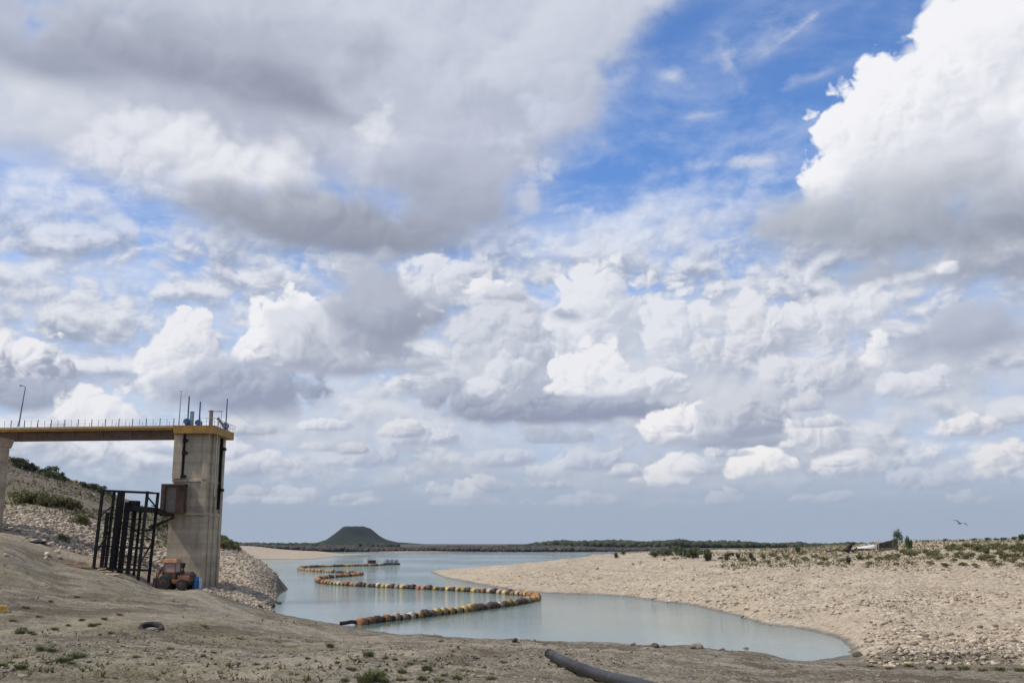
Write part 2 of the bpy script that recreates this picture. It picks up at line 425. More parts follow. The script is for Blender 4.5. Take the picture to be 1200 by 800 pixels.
scene.view_settings.view_transform = 'Standard'
scene.view_settings.look = 'None'
scene.view_settings.exposure = 0.0
scene.view_settings.gamma = 1.0
scene.view_settings.use_curve_mapping = False
scene.cycles.use_denoising = True
scene.cycles.use_adaptive_sampling = True
scene.cycles.adaptive_threshold = 0.02
scene.cycles.max_bounces = 4
scene.cycles.volume_bounces = 0

# ------------------------------------------------------------------ materials
def mat(name):
    m = bpy.data.materials.new(name)
    m.use_nodes = True
    t = m.node_tree
    for nd in list(t.nodes):
        t.nodes.remove(nd)
    n = NT(t)
    bs = n.n('ShaderNodeBsdfPrincipled')
    n.put(n.n('ShaderNodeOutputMaterial').inputs['Surface'], bs.outputs[0])
    return m, n, bs


def paint(name, c, rough=0.6, metal=0.0, var=0.25, scale=3.0, dirt=None, dscale=1.2, dlo=0.5, dhi=0.68, bump=0.0, bscale=30.0, spec=0.4):
    """a worn surface: base colour with blotchy variation, patches of dirt or rust, and fine bump"""
    m, n, bs = mat(name)
    co = n.n('ShaderNodeTexCoord').outputs['Object']
    a = n.noise(co, scale, 5, 0.6).outputs[0]
    base = n.mix(n.smooth(a, 0.3, 0.7), tuple(v * (1 - var) for v in c), tuple(min(1, v * (1 + var)) for v in c))
    if dirt:
        d = n.noise(n.vm('MULTIPLY', co, (1, 1, 0.45)), dscale, 7, 0.65).outputs[0]
        base = n.mix(n.smooth(d, dlo, dhi), base, dirt)
    n.put(bs.inputs['Base Color'], base)
    bs.inputs['Roughness'].default_value = rough
    bs.inputs['Metallic'].default_value = metal
    bs.inputs['Specular IOR Level'].default_value = spec
    if bump:
        b = n.n('ShaderNodeBump')
        b.inputs['Strength'].default_value = bump
        b.inputs['Distance'].default_value = 0.02
        n.put(b.inputs['Height'], n.noise(co, bscale, 5, 0.6).outputs[0])
        n.put(bs.inputs['Normal'], b.outputs[0])
    return m


def obj(name, me, m, parent=None):
    o = bpy.data.objects.new(name, me)
    if m is not None:
        me.materials.append(m)
    COL.objects.link(o)
    if parent is not None:
        o.parent = parent
    return o


def tag(o, label=None, cat=None, group=None, kind=None):
    for k, v in (('label', label), ('category', cat), ('group', group), ('kind', kind)):
        if v:
            o[k] = v
    return o


def npmesh(name, v, f, smooth=False):
    """mesh from arrays; f is an (n,k) index array"""
    me = bpy.data.meshes.new(name)
    v = np.asarray(v, np.float32)
    f = np.asarray(f, np.int32)
    k = f.shape[1]
    me.vertices.add(len(v))
    me.vertices.foreach_set('co', v.ravel())
    me.loops.add(f.size)
    me.loops.foreach_set('vertex_index', f.ravel())
    me.polygons.add(len(f))
    me.polygons.foreach_set('loop_start', np.arange(0, f.size, k, dtype=np.int32))
    me.polygons.foreach_set('loop_total', np.full(len(f), k, np.int32))
    me.update(calc_edges=True)
    if smooth:
        me.polygons.foreach_set('use_smooth', np.ones(len(f), bool))
    return me


def attr(me, name, vals):
    a = me.attributes.new(name, 'FLOAT', 'POINT')
    a.data.foreach_set('value', np.asarray(vals, np.float32))


# ------------------------------------------------------------------ value noise for the land
RS = np.random.RandomState(11)
_LAT = RS.rand(256, 256)


def vnoise(x, y):
    xi = np.floor(x).astype(int)
    yi = np.floor(y).astype(int)
    fx = x - xi
    fy = y - yi
    fx = fx * fx * (3 - 2 * fx)
    fy = fy * fy * (3 - 2 * fy)
    g_ = lambda i, j: _LAT[i & 255, j & 255]
    a = g_(xi, yi) * (1 - fx) + g_(xi + 1, yi) * fx
    b = g_(xi, yi + 1) * (1 - fx) + g_(xi + 1, yi + 1) * fx
    return (a * (1 - fy) + b * fy) - 0.5


def fbm(x, y, octs=4, gain=0.5):
    s, a = 0, 1.0
    for i in range(octs):
        s = s + a * vnoise(x * 2 ** i + 17.3 * i, y * 2 ** i + 5.1 * i)
        a *= gain
    return s


# ------------------------------------------------------------------ the land: heights surveyed at points, splined between
SURV = []


def _z(px, py, z=0.0):
    p = atz(px, py, z)
    SURV.append((p.x / p.y, math.log(p.y), z))


def _y(px, py, Y):
    p = at(px, py, Y)
    SURV.append((p.x / p.y, math.log(Y), p.z))


def _p(px, Y, z):
    SURV.append(((px - 600) / F, math.log(Y), z))


for px_, py_ in ((319, 713), (345, 722), (400, 732), (440, 739), (520, 746), (600, 750), (700, 752), (800, 757), (900, 766), (975, 771),
                 (992, 763), (990, 755), (978, 746.5), (920, 734), (875, 725), (840, 716), (800, 707.5), (740, 700), (700, 697), (620, 693.5), (560, 684), (520, 676), (505, 669),
                 (325, 704), (330, 694), (329, 684)):
    _z(px_, py_)
for px_, py_, z_ in ((1010, 766, 0.22), (1010, 756, 0.35), (1000, 742, 0.45), (960, 775, 0.2)):
    _z(px_, py_, z_)
# bottom of the picture and towards the camera
for px_, Y_ in ((0, 24), (300, 26), (600, 28), (900, 34), (1200, 39)):
    _y(px_, 800, Y_)
for px_ in (-100, 250, 600, 950, 1300):
    _p(px_, 4, 5.45)
    _p(px_, 12, 4.75)
for t_ in ((0, 760, 45), (0, 700, 76), (0, 665, 98), (0, 645, 106), (300, 760, 50), (300, 735, 73), (295, 718, 97), (150, 740, 55), (150, 705, 86),
           (207, 690.5, 118), (180, 687.5, 117), (232, 690, 118), (110, 672, 112), (60, 665, 110), (165, 678, 118), (228, 692, 125), (265, 690, 126), (287, 706, 114), (600, 775, 40),
           (600, 760, 56), (900, 785, 50), (1000, 785, 48), (1100, 787, 50), (450, 775, 39), (450, 755, 56), (750, 775, 43), (750, 762, 58), (1200, 790, 50),
           # rubble slope beside the tower
           (262, 643, 160), (290, 648, 170), (312, 662, 170), (326, 680, 160), (250, 660, 148),
           # left hill
           (0, 536, 200), (30, 546, 200), (60, 557, 200), (100, 569, 200), (140, 583, 200), (200, 607, 200), (250, 629, 200), (270, 637, 230),
           (0, 597, 150), (50, 600, 150), (100, 613, 150), (150, 636, 145), (200, 656, 140), (60, 632, 126), (0, 617, 130), (100, 648, 126),
           (-150, 590, 150), (-150, 500, 200),
           # right bank: foot, face, shelf, skyline
           (1200, 780, 60), (1100, 775, 62), (1030, 772, 64), (1200, 720, 86), (1100, 720, 88), (1100, 695, 106), (1000, 715, 92), (900, 705, 107),
           (800, 692, 136),
           (1200, 668, 120), (1100, 665, 130), (1000, 662, 145), (900, 660, 160), (800, 657, 185), (700, 656, 215), (640, 657.5, 225), (580, 663, 245), (530, 667, 265),
           (700, 650.5, 250), (760, 648, 300), (800, 646.5, 330), (850, 645.3, 340), (900, 644, 330), (950, 641.5, 310), (1000, 638.5, 290), (1060, 634.5, 270),
           (1130, 633, 270), (1200, 631.5, 260), (1350, 629, 260), (1350, 668, 118), (1350, 780, 60),
           # far sand spit on the left
           (330, 643.5, 650), (300, 640.5, 600), (380, 646, 700), (265, 638, 380)):
    _y(*t_)
for px_, py_ in ((300, 655), (350, 655.5), (400, 651), (420, 648.5)):
    _z(px_, py_)
for t_ in ((400, 140, -2), (500, 120, -2), (600, 108, -1.8), (700, 102, -1.5), (800, 90, -1.2), (900, 76, -0.7), (930, 74, -0.5), (900, 86, -0.45), (500, 220, -3), (400, 220, -3), (352, 160, -1.4),
           (370, 300, -3), (450, 450, -3), (550, 450, -3), (650, 480, -3), (600, 340, -2), (400, 350, -3), (480, 300, -2.5), (315, 260, -1.0), (285, 260, 3.5),
           (320, 350, -2), (700, 400, -1.0), (640, 320, -0.8), (760, 520, 0.0), (850, 550, 3.0), (1000, 550, 4.5), (1200, 550, 7.5), (550, 330, -2),
           (0, 270, 24), (100, 270, 19), (200, 260, 12), (260, 300, 7.2), (-150, 270, 30), (200, 450, 7.0), (0, 450, 9)):
    _p(*t_)
for px_ in (-150, 150, 400, 600, 800, 1050, 1350):
    if 300 < px_ < 760:
        _p(px_, 800, -2.5)
    _p(px_, 1000, 1.2)
    _p(px_, 1500, 3.5)
    _p(px_, 3000, 4.0)
    _p(px_, 6500, 4.5)
SURV = np.array(SURV)
KA = 5.0                                           # sideways distances count for more than lengthwise ones
_c = np.stack([SURV[:, 0] * KA, SURV[:, 1]], 1)


def _tps(r2):
    return 0.5 * r2 * np.log(r2 + 1e-9)


def _solve():
    n_ = len(_c)
    d = ((_c[:, None] - _c[None]) ** 2).sum(-1)
    A = np.zeros((n_ + 3, n_ + 3))
    A[:n_, :n_] = _tps(d) + np.eye(n_) * 2e-4
    A[:n_, n_] = 1
    A[:n_, n_ + 1:] = _c
    A[n_:, :n_] = A[:n_, n_:].T
    b = np.zeros(n_ + 3)
    b[:n_] = SURV[:, 2]
    return np.linalg.solve(A, b)


_w = _solve()
AMAX = 0.66


def base_height(X, Y):
    th = np.clip(np.arctan2(X, Y), -math.atan(AMAX), math.atan(AMAX))
    rad = np.hypot(X, Y)
    a = np.tan(th) * KA
    l = np.log(np.maximum(rad * np.cos(th), 3.0))
    out = np.empty(len(a))
    for i in range(0, len(a), 20000):
        s = slice(i, i + 20000)
        d = (a[s, None] - _c[None, :, 0]) ** 2 + (l[s, None] - _c[None, :, 1]) ** 2
        out[s] = _tps(d) @ _w[:-3] + _w[-3] + a[s] * _w[-2] + l[s] * _w[-1]
    return out


def sstep(x, a, b):
    t = np.clip((x - a) / (b - a), 0, 1)
    return t * t * (3 - 2 * t)


def zones(X, Y, z):
    """how stony / pale (limestone rubble) and how grassy a place is, 0..1"""
    a = X / np.maximum(Y, 1)
    n1 = fbm(X * 0.05, Y * 0.05, 4)
    yn = np.interp(a, (-0.10, -0.066, 0.0, 0.083, 0.161, 0.24, 0.305, 0.33, 0.36, 0.5), (90, 84, 81, 79.5, 76.3, 71.5, 68.5, 65, 62, 60))
    right = sstep(Y - yn, 0.5, 2.5) * sstep(a, -0.10, -0.07)
    spit = sstep(Y, 150, 165) * sstep(a, -0.10, -0.07)
    left = sstep(-a, 0.22, 0.25) * sstep(Y, 112, 124)
    farl = sstep(Y, 250, 300)
    hillbare = sstep(-a, 0.27, 0.31) * sstep(Y, 150, 160)
    pale = np.clip(right + spit + left + farl, 0, 1)
    pale = pale * (1 - 0.9 * hillbare * (1 - sstep(Y, 300, 340)))
    pale = pale * (1 - 0.45 * sstep(-a, 0.25, 0.3) * (1 - hillbare) * (1 - sstep(Y, 300, 340)))
    hill = sstep(-a, 0.30, 0.36) * sstep(Y, 150, 175)
    grass = np.clip(hill * 0.8 + sstep(a, 0.15, 0.36) * sstep(Y, 135, 170) * 0.7 + sstep(-a, 0.2, 0.3) * sstep(Y, 170, 200) * 0.6, 0, 1)
    grass = grass * sstep(n1, -0.25, 0.25)
    grass = np.maximum(grass, 0.55 * sstep(-a, 0.10, 0.22) * (1 - sstep(Y, 95, 110)) * sstep(fbm(X * 0.12 + 7, Y * 0.12, 4), -0.05, 0.3))
    return pale, grass


def polydist(X, Y, pts):
    d = np.full(len(X), 1e9)
    for (x0, y0), (x1, y1) in zip(pts, pts[1:]):
        vx, vy = x1 - x0, y1 - y0
        t = np.clip(((X - x0) * vx + (Y - y0) * vy) / (vx * vx + vy * vy), 0, 1)
        d = np.minimum(d, np.hypot(X - x0 - t * vx, Y - y0 - t * vy))
    return d


def _track(pts):
    return [((px - 600) / F * Y, Y) for px, Y in pts]


TRACKS = [_track(((215, 112), (262, 100), (330, 84), (430, 68), (560, 58), (720, 52), (950, 47), (1300, 44))),
          _track(((-80, 47), (60, 56), (170, 67), (260, 80), (330, 84))), _track(((260, 30), (360, 38), (470, 47), (620, 52), (760, 50)))]


def track_mask(X, Y):
    m = np.zeros(len(X))
    wob = 0.8 * fbm(X * 0.12, Y * 0.12, 3)
    for t in TRACKS:
        d = polydist(X, Y, t) + wob
        m = np.maximum(m, 0.55 * np.exp(-(d / 2.2) ** 2) + 0.6 * np.exp(-((d - 1.1) / 0.38) ** 2))
    return np.clip(m, 0, 1)


def height(X, Y):
    X = np.atleast_1d(np.asarray(X, float))
    Y = np.atleast_1d(np.asarray(Y, float))
    z = base_height(X, Y)
    pale, grass = zones(X, Y, z)
    shore = 0.25 + 0.75 * sstep(np.abs(z), 0.05, 0.8)
    near = 1 - sstep(np.hypot(X, Y), 250, 600)
    tk = track_mask(X, Y) * (Y > 0)
    rough = -0.06 * tk + 0.30 * fbm(X * 0.16, Y * 0.16, 3) + 0.14 * fbm(X * 0.9 + 40, Y * 0.9, 3) + 0.10 * (1 - sstep(Y, 100, 140)) * fbm(X * 2.1, Y * 2.1 + 3, 3) + 0.22 * pale * fbm(X * 1.3, Y * 1.3 + 9, 3)
    # wheel ruts running along the foreground
    q = Y - 0.25 * X + 5 * fbm(X * 0.03, Y * 0.03, 2)
    ruts = 0.20 * fbm(q * 0.8, X * 0.03 + 3, 3) * (1 - pale)
    ledge = 0.55 * sstep(X / np.maximum(Y, 1), 0.325, 0.345) * sstep(q * 0 + Y - 61.5 + 0.8 * fbm(X * .3, Y * .1, 2), -0.4, 0.4) * (1 - sstep(Y, 66, 74))
    terr = 0.085 * np.sin(z * 9.0 + 5.0 * fbm(X * 0.05, Y * 0.05 + 4, 3)) * pale * near * sstep(fbm(X * 0.06 + 9, Y * 0.06, 3), -0.15, 0.2)   # old strand lines
    gull = -0.30 * pale * near * sstep(0.10 - np.abs(fbm(X * 0.10 + 2 + 0.06 * Y, Y * 0.018, 3)), 0.0, 0.10)                       # small gullies
    return z + (rough * near + ruts + terr + gull) * shore + ledge


def hz(x, y):
    return float(height(x, y)[0])


def land():
    t1 = np.linspace(-34, 34, 761)
    t2 = np.concatenate([np.linspace(-180, -36, 37), t1, np.linspace(36, 180, 37)])
    th = np.radians(t2)
    r = np.concatenate([np.geomspace(2.0, 22, 24, endpoint=False), np.geomspace(22, 75, 240, endpoint=False), np.geomspace(75, 320, 260, endpoint=False),
                        np.geomspace(320, 6400, 60)])
    T, Rr = np.meshgrid(th, r)
    X = (np.sin(T) * Rr).ravel()
    Y = (np.cos(T) * Rr).ravel()
    z = height(X, Y)
    pale, grass = zones(X, Y, z)
    nt, nr = len(th), len(r)
    i, j = np.meshgrid(np.arange(nt - 1), np.arange(nr - 1))
    a = (j * nt + i).ravel()
    f = np.stack([a, a + 1, a + nt + 1, a + nt], 1)
    # first ring is closed by one small fan
    cz = hz(0.0, 2.0)
    v = np.stack([X, Y, z], 1)
    me = npmesh('ground', v, f[:, ::-1], True)
    attr(me, 'pale', pale)
    attr(me, 'grass', grass)
    aa = -X / np.maximum(Y, 1)
    attr(me, 'track', track_mask(X, Y))
    attr(me, 'scrub', sstep(np.hypot(X, Y), 860, 960))
    attr(me, 'slope', sstep(aa, 0.24, 0.30) * sstep(Y, 148, 160) * (1 - sstep(Y, 300, 400)))
    return me


def ground_material():
    m, n, bs = mat('ground')
    pos = n.n('ShaderNodeNewGeometry').outputs['Position']
    _, _, zz = n.sep(pos)
    def A(nm):
        a = n.n('ShaderNodeAttribute')
        a.attribute_name = nm
        return a.outputs['Fac']
    pale, grass = A('pale'), A('grass')
    big = n.noise(pos, 0.05, 5, 0.55).outputs[0]
    med = n.noise(pos, 0.35, 6, 0.6).outputs[0]
    streak = n.noise(n.vm('MULTIPLY', n.vm('ADD', pos, n.vm('SCALE', n.noise(pos, 0.06, 2).outputs['Color'], scale=6.0)), (0.09, 0.55, 0.3)), 1.0, 6, 0.66, 0.4).outputs[0]
    fine = n.noise(pos, 3.5, 6, 0.65).outputs[0]
    st = n.n('ShaderNodeTexVoronoi')
    n.put(st.inputs['Vector'], n.vm('ADD', pos, n.vm('SCALE', n.noise(pos, 2.0, 2).outputs['Color'], scale=0.35)))
    st.inputs['Scale'].default_value = 2.6
    stc = n.sep(st.outputs['Color'])[0]
    st2 = n.n('ShaderNodeTexVoronoi')
    n.put(st2.inputs['Vector'], pos)
    st2.inputs['Scale'].default_value = 9.0
    st2c = n.sep(st2.outputs['Color'])[1]
    # brown gravelly soil of the foreground, its colours darkened to stand for cloud shade
    soil = n.mix(n.smooth(med, 0.3, 0.7), (0.130, 0.108, 0.070), (0.245, 0.212, 0.150))
    soil = n.mix(n.m('MULTIPLY', n.smooth(streak, 0.46, 0.62), 0.85), soil, (0.300, 0.255, 0.182))
    soil = n.mix(n.m('MULTIPLY', n.smooth(big, 0.48, 0.66), 0.6), soil, (0.150, 0.128, 0.080))
    soil = n.mix(n.m('MULTIPLY', n.smooth(n.noise(n.vm('ADD', pos, (31, 7, 0)), 0.22, 5, 0.6).outputs[0], 0.58, 0.70), 0.6), soil, (0.125, 0.078, 0.048))
    soil = n.mix(n.m('MULTIPLY', n.smooth(streak, 0.46, 0.34), 0.6), soil, (0.088, 0.070, 0.045))
    clod = n.noise(n.vm('MULTIPLY', pos, (0.8, 1.6, 1.0)), 1.1, 6, 0.68, 0.4).outputs[0]
    soil = n.mix(n.m('MULTIPLY', n.smooth(clod, 0.53, 0.64), 0.75), soil, (0.085, 0.068, 0.046))
    soil = n.mix(n.m('MULTIPLY', n.smooth(clod, 0.45, 0.34), 0.6), soil, (0.270, 0.235, 0.175))
    soil = n.mix(n.m('MULTIPLY', n.smooth(st2c, 0.72, 0.95), 0.5), soil, (0.33, 0.30, 0.245))
    soil = n.mix(n.m('MULTIPLY', n.smooth(st2c, 0.25, 0.05), 0.45), soil, (0.07, 0.055, 0.04))
    soil = n.mix(n.m('MULTIPLY', n.smooth(n.noise(n.vm('ADD', pos, (3, 70, 0)), 0.14, 6, 0.66, 0.5).outputs[0], 0.49, 0.60), 0.8), soil, (0.100, 0.076, 0.048))
    soil = n.mix(n.m('MULTIPLY', A('track'), n.smooth(fine, 0.25, 0.6, 0.55, 0.95)), soil, (0.310, 0.262, 0.190))
    # pale limestone
    lime = n.mix(n.smooth(med, 0.3, 0.72), (0.405, 0.325, 0.225), (0.560, 0.468, 0.343))
    lime = n.mix(n.m('MULTIPLY', n.smooth(big, 0.46, 0.64), 0.6), lime, (0.480, 0.370, 0.252))
    lime = n.mix(n.m('MULTIPLY', n.smooth(stc, 0.6, 1.0), 0.55), lime, (0.60, 0.53, 0.42))
    lime = n.mix(n.m('MULTIPLY', n.smooth(stc, 0.35, 0.0), 0.55), lime, (0.215, 0.165, 0.112))
    # the rings the falling water left on the bank
    ring = n.noise(n.comb(0, 0, n.m('ADD', zz, n.m('MULTIPLY', med, 0.30))), 3.0, 4, 0.65).outputs[0]
    lime = n.mix(n.m('MULTIPLY', n.smooth(ring, 0.5, 0.62), 0.6), lime, (0.36, 0.280, 0.190))
    ber = n.noise(n.vm('MULTIPLY', pos, (0.9, 0.9, 2.0)), 1.0, 6, 0.7, 0.5).outputs[0]
    lime = n.mix(n.m('MULTIPLY', n.smooth(ber, 0.58, 0.70), 0.6), lime, (0.23, 0.180, 0.125))
    lime = n.mix(n.m('MULTIPLY', n.smooth(ber, 0.40, 0.30), 0.5), lime, (0.62, 0.54, 0.42))
    silt = n.noise(n.vm('MULTIPLY', pos, (0.6, 1.0, 1.0)), 0.16, 5, 0.6, 0.5).outputs[0]
    lime = n.mix(n.m('MULTIPLY', n.smooth(silt, 0.52, 0.64), 0.7), lime, (0.455, 0.368, 0.262))
    shadow_fleck = n.noise(pos, 2.2, 5, 0.72).outputs[0]
    lime = n.mix(n.m('MULTIPLY', n.smooth(shadow_fleck, 0.56, 0.66), 0.7), lime, (0.18, 0.145, 0.105))  # dark flecks painted as the shadows among rocks
    slope = A('slope')
    soil = n.mix(n.m('MULTIPLY', slope, 0.55), soil, (0.088, 0.072, 0.054))
    c = n.mix(pale, soil, lime)
    c = n.mix(n.m('MULTIPLY', A('scrub'), 0.92), c, n.mix(med, (0.045, 0.045, 0.038), (0.085, 0.082, 0.065)))
    # sparse dry grass
    gr = n.mix(n.smooth(fine, 0.35, 0.65), (0.105, 0.098, 0.042), (0.235, 0.200, 0.105))
    c = n.mix(n.m('MULTIPLY', grass, n.smooth(n.m('ADD', med, n.m('MULTIPLY', fine, 0.4)), 0.55, 0.82)), c, gr)
    c = n.mix(0.55, c, n.mix(fine, (0.55, 0.55, 0.55), (1.35, 1.35, 1.35)), 'MULTIPLY')
    # wet margin
    wet = n.smooth(n.m('ADD', zz, n.m('MULTIPLY', n.m('SUBTRACT', med, 0.5), 0.30)), 0.26, 0.04)
    c = n.mix(n.m('MULTIPLY', wet, 0.72), c, (0.082, 0.072, 0.052))
    n.put(bs.inputs['Base Color'], c)
    n.put(bs.inputs['Roughness'], n.linr(wet, 0, 1, 0.95, 0.45))
    bs.inputs['Specular IOR Level'].default_value = 0.25
    hgt = n.m('ADD', n.m('MULTIPLY', fine, 0.10), n.m('ADD', n.m('MULTIPLY', n.m('MULTIPLY', st.outputs['Distance'], -0.30), n.m('ADD', pale, 0.25)), n.m('MULTIPLY', st2.outputs['Distance'], -0.10)))
    b = n.n('ShaderNodeBump')
    b.inputs['Strength'].default_value = 0.9
    b.inputs['Distance'].default_value = 0.6
    n.put(b.inputs['Height'], hgt)
    n.put(bs.inputs['Normal'], b.outputs[0])
    return m


GROUND = obj('ground', land(), ground_material())
tag(GROUND, kind='structure')


# ------------------------------------------------------------------ water
def water():
    th = np.linspace(0, 2 * math.pi, 97)[:-1]
    r = np.concatenate([[30.0], np.geomspace(60, 1600, 10)])
    T, Rr = np.meshgrid(th, r)
    v = np.stack([(np.sin(T) * Rr).ravel(), (np.cos(T) * Rr).ravel(), np.zeros(T.size)], 1)
    nt = len(th)
    i, j = np.meshgrid(np.arange(nt), np.arange(len(r) - 1))
    a = (j * nt + i).ravel()
    b_ = (j * nt + (i + 1) % nt).ravel()
    me = npmesh('water', v, np.stack([a, a + nt, b_ + nt, b_], 1), True)
    m, n, bs = mat('water')
    pos = n.n('ShaderNodeNewGeometry').outputs['Position']
    turb = n.noise(n.vm('MULTIPLY', pos, (0.6, 0.25, 1)), 0.03, 5, 0.55).outputs[0]
    n.put(bs.inputs['Base Color'], n.mix(n.smooth(turb, 0.35, 0.65), (0.110, 0.170, 0.130), (0.180, 0.238, 0.186)))
    bs.inputs['IOR'].default_value = 1.29
    bs.inputs['Specular Tint'].default_value = (0.98, 1.0, 0.89, 1)
    bs.inputs['Specular IOR Level'].default_value = 0.5
    dist = n.vm('LENGTH', pos)
    bs.inputs['Roughness'].default_value = 0.06
    calm = n.smooth(n.noise(n.vm('MULTIPLY', pos, (0.5, 0.3, 1)), 0.030, 4, 0.55).outputs[0], 0.40, 0.60, 0.25, 1.25)
    rip = n.m('ADD', n.noise(n.vm('MULTIPLY', pos, (1.0, 1.6, 1)), 0.9, 4, 0.6).outputs[0], n.m('MULTIPLY', n.noise(n.vm('MULTIPLY', pos, (1.0, 1.3, 1)), 4.0, 3, 0.6).outputs[0], 0.22))
    b = n.n('ShaderNodeBump')
    n.put(b.inputs['Strength'], n.m('MULTIPLY', calm, n.smooth(dist, 66, 220, 0.10, 1.7)))
    b.inputs['Distance'].default_value = 0.20
    n.put(b.inputs['Height'], rip)
    n.put(bs.inputs['Normal'], b.outputs[0])
    return obj('water', me, m)


tag(water(), kind='structure')

# ------------------------------------------------------------------ far hill and far shore
M_SCRUB = paint('dry_scrub', (0.013, 0.020, 0.013), 0.95, var=0.35, scale=0.03, dirt=(0.026, 0.028, 0.020), dscale=0.02, spec=0.1)


def mesa():
    Yc = 4000.0
    c = at(415, 637, Yc)
    prof = [(0, 71), (32, 71), (45, 69), (55, 62.5), (69, 50), (87, 36), (111, 22), (146, 11), (210, 5), (420, 2.5), (700, 0.5), (900, -1)]
    nt = 96
    v, f = [], []
    for k, (r_, z_) in enumerate(prof):
        for i in range(nt):
            a = 2 * math.pi * i / nt
            wob = 1 + 0.10 * math.sin(3 * a + 1) * (r_ > 45) + 0.05 * math.sin(7 * a + k * 0.4) + 0.03 * math.sin(17 * a + k)
            rx = r_ * wob * (1.18 if math.cos(a) > 0 and r_ > 200 else 1.0)
            v.append((c.x + rx * math.cos(a), Yc + r_ * 0.9 * math.sin(a), z_ + (1.6 * math.sin(5 * a + 2 * k) if 0 < k < 8 else 0)))
    for k in range(len(prof) - 1):
        for i in range(nt):
            j = (i + 1) % nt
            f.append((k * nt + i, (k + 1) * nt + i, (k + 1) * nt + j, k * nt + j))
    return obj('mesa_hill', npmesh('mesa_hill', v, f, True), M_SCRUB)


tag(mesa(), kind='structure')


def blob_template(sub):
    bm = bmesh.new()
    bmesh.ops.create_icosphere(bm, subdivisions=sub, radius=1.0)
    if sub == 1 and len(bm.verts) > 12:
        raise RuntimeError(len(bm.verts))
    v = np.array([p.co[:] for p in bm.verts])
    f = np.array([[q.index for q in p.verts] for p in bm.faces])
    bm.free()
    return v, f


ICO_V, ICO_F = blob_template(1)      # 12 corners: broken stone and tufted crowns seen from afar


def scatter(name, P_, S_, seed, jitter=0.28, flat=1.0, attr_vals=None, rots=True):
    """many lumps in one mesh: P_ (n,3) places, S_ (n,3) half sizes"""
    rs = np.random.RandomState(seed)
    n_ = len(P_)
    nv = len(ICO_V)
    base = ICO_V[None] * (1 + jitter * (rs.rand(n_, nv, 1) * 2 - 1)) * (1 + 0.10 * (rs.rand(n_, nv, 3) * 2 - 1) * (1.8 if nv == 12 and rots else 1.0))
    base = base * S_[:, None, :]
    if rots:
        a = rs.rand(n_) * 2 * math.pi
        t = (rs.rand(n_) - 0.5) * 0.9
        ca, sa, ct, s_t = np.cos(a)[:, None], np.sin(a)[:, None], np.cos(t)[:, None], np.sin(t)[:, None]
        x_, y_, z_ = base[..., 0], base[..., 1], base[..., 2]
        y2, z2 = y_ * ct - z_ * s_t, y_ * s_t + z_ * ct
        base = np.stack([x_ * ca - y2 * sa, x_ * sa + y2 * ca, z2], -1)
    v = (base + P_[:, None, :]).reshape(-1, 3)
    f = (ICO_F[None] + (np.arange(n_) * nv)[:, None, None]).reshape(-1, 3)
    me = npmesh(name, v, f)
    attr(me, 'shade', np.repeat(rs.rand(n_), nv))
    return me


def wood_material(name, c0, c1):
    m, n, bs = mat(name)
    a = n.n('ShaderNodeAttribute')
    a.attribute_name = 'shade'
    n.put(bs.inputs['Base Color'], n.mix(a.outputs['Fac'], c0, c1))
    bs.inputs['Roughness'].default_value = 0.95
    bs.inputs['Specular IOR Level'].default_value = 0.1
    return m


rs = np.random.RandomState(5)


def far_wood(name, px0, px1, Y0, Y1, hgt, nn, m, seed):
    rs = np.random.RandomState(seed)
    Yv = Y0 + (Y1 - Y0) * rs.rand(nn)
    pxv = px0 + (px1 - px0) * rs.rand(nn)
    X = (pxv - 600) / F * Yv
    prof = hgt(pxv)
    h_ = prof * (0.55 + 0.5 * rs.rand(nn))
    zb = np.maximum(height(X, Yv), 0.2)
    P_ = np.stack([X, Yv, zb + h_ * 0.5], 1)
    S_ = np.stack([h_ * (0.55 + 0.6 * rs.rand(nn)), h_ * 0.7, h_ * 0.56], 1)
    return tag(obj(name, scatter(name, P_, S_, seed), m), kind='stuff')


M_BRUSH = wood_material('bare_brush', (0.055, 0.052, 0.050), (0.100, 0.093, 0.084))
M_WOOD = wood_material('dark_wood', (0.030, 0.040, 0.026), (0.070, 0.082, 0.050))
far_wood('far_shore_brush', -120, 780, 925, 1100, lambda p: 3.0 + 0.4 * np.sin(p * 0.05) + 0.5 * np.sin(p * 0.023), 6500, M_BRUSH, 21)
far_wood('wooded_far_shore', 596, 1320, 1180, 1400, lambda p: 3.2 + 4.6 * sstep(p, 600, 665) * (1 - 0.55 * sstep(p, 800, 930)) + 0.6 * np.sin(p * 0.09), 3600, M_WOOD, 22)
far_wood('far_scrub_woods', 235, 470, 1150, 1300, lambda p: 4.6 + 0 * p, 900, M_WOOD, 23)

# ------------------------------------------------------------------ loose stone
def stone_material(name, c0, c1):
    m, n, bs = mat(name)
    a = n.n('ShaderNodeAttribute')
    a.attribute_name = 'shade'
    pos = n.n('ShaderNodeNewGeometry').outputs['Position']
    c = n.mix(a.outputs['Fac'], c0, c1)
    c = n.mix(0.7, c, n.mix(n.noise(pos, 5.0, 5, 0.65).outputs[0], (0.5, 0.5, 0.5), (1.45, 1.4, 1.35)), 'MULTIPLY')
    n.put(bs.inputs['Base Color'], c)
    bs.inputs['Roughness'].default_value = 0.92
    bs.inputs['Specular IOR Level'].default_value = 0.2
    b = n.n('ShaderNodeBump')
    b.inputs['Strength'].default_value = 0.6
    b.inputs['Distance'].default_value = 0.05
    n.put(b.inputs['Height'], n.noise(pos, 8.0, 5, 0.6).outputs[0])
    n.put(bs.inputs['Normal'], b.outputs[0])
    return m


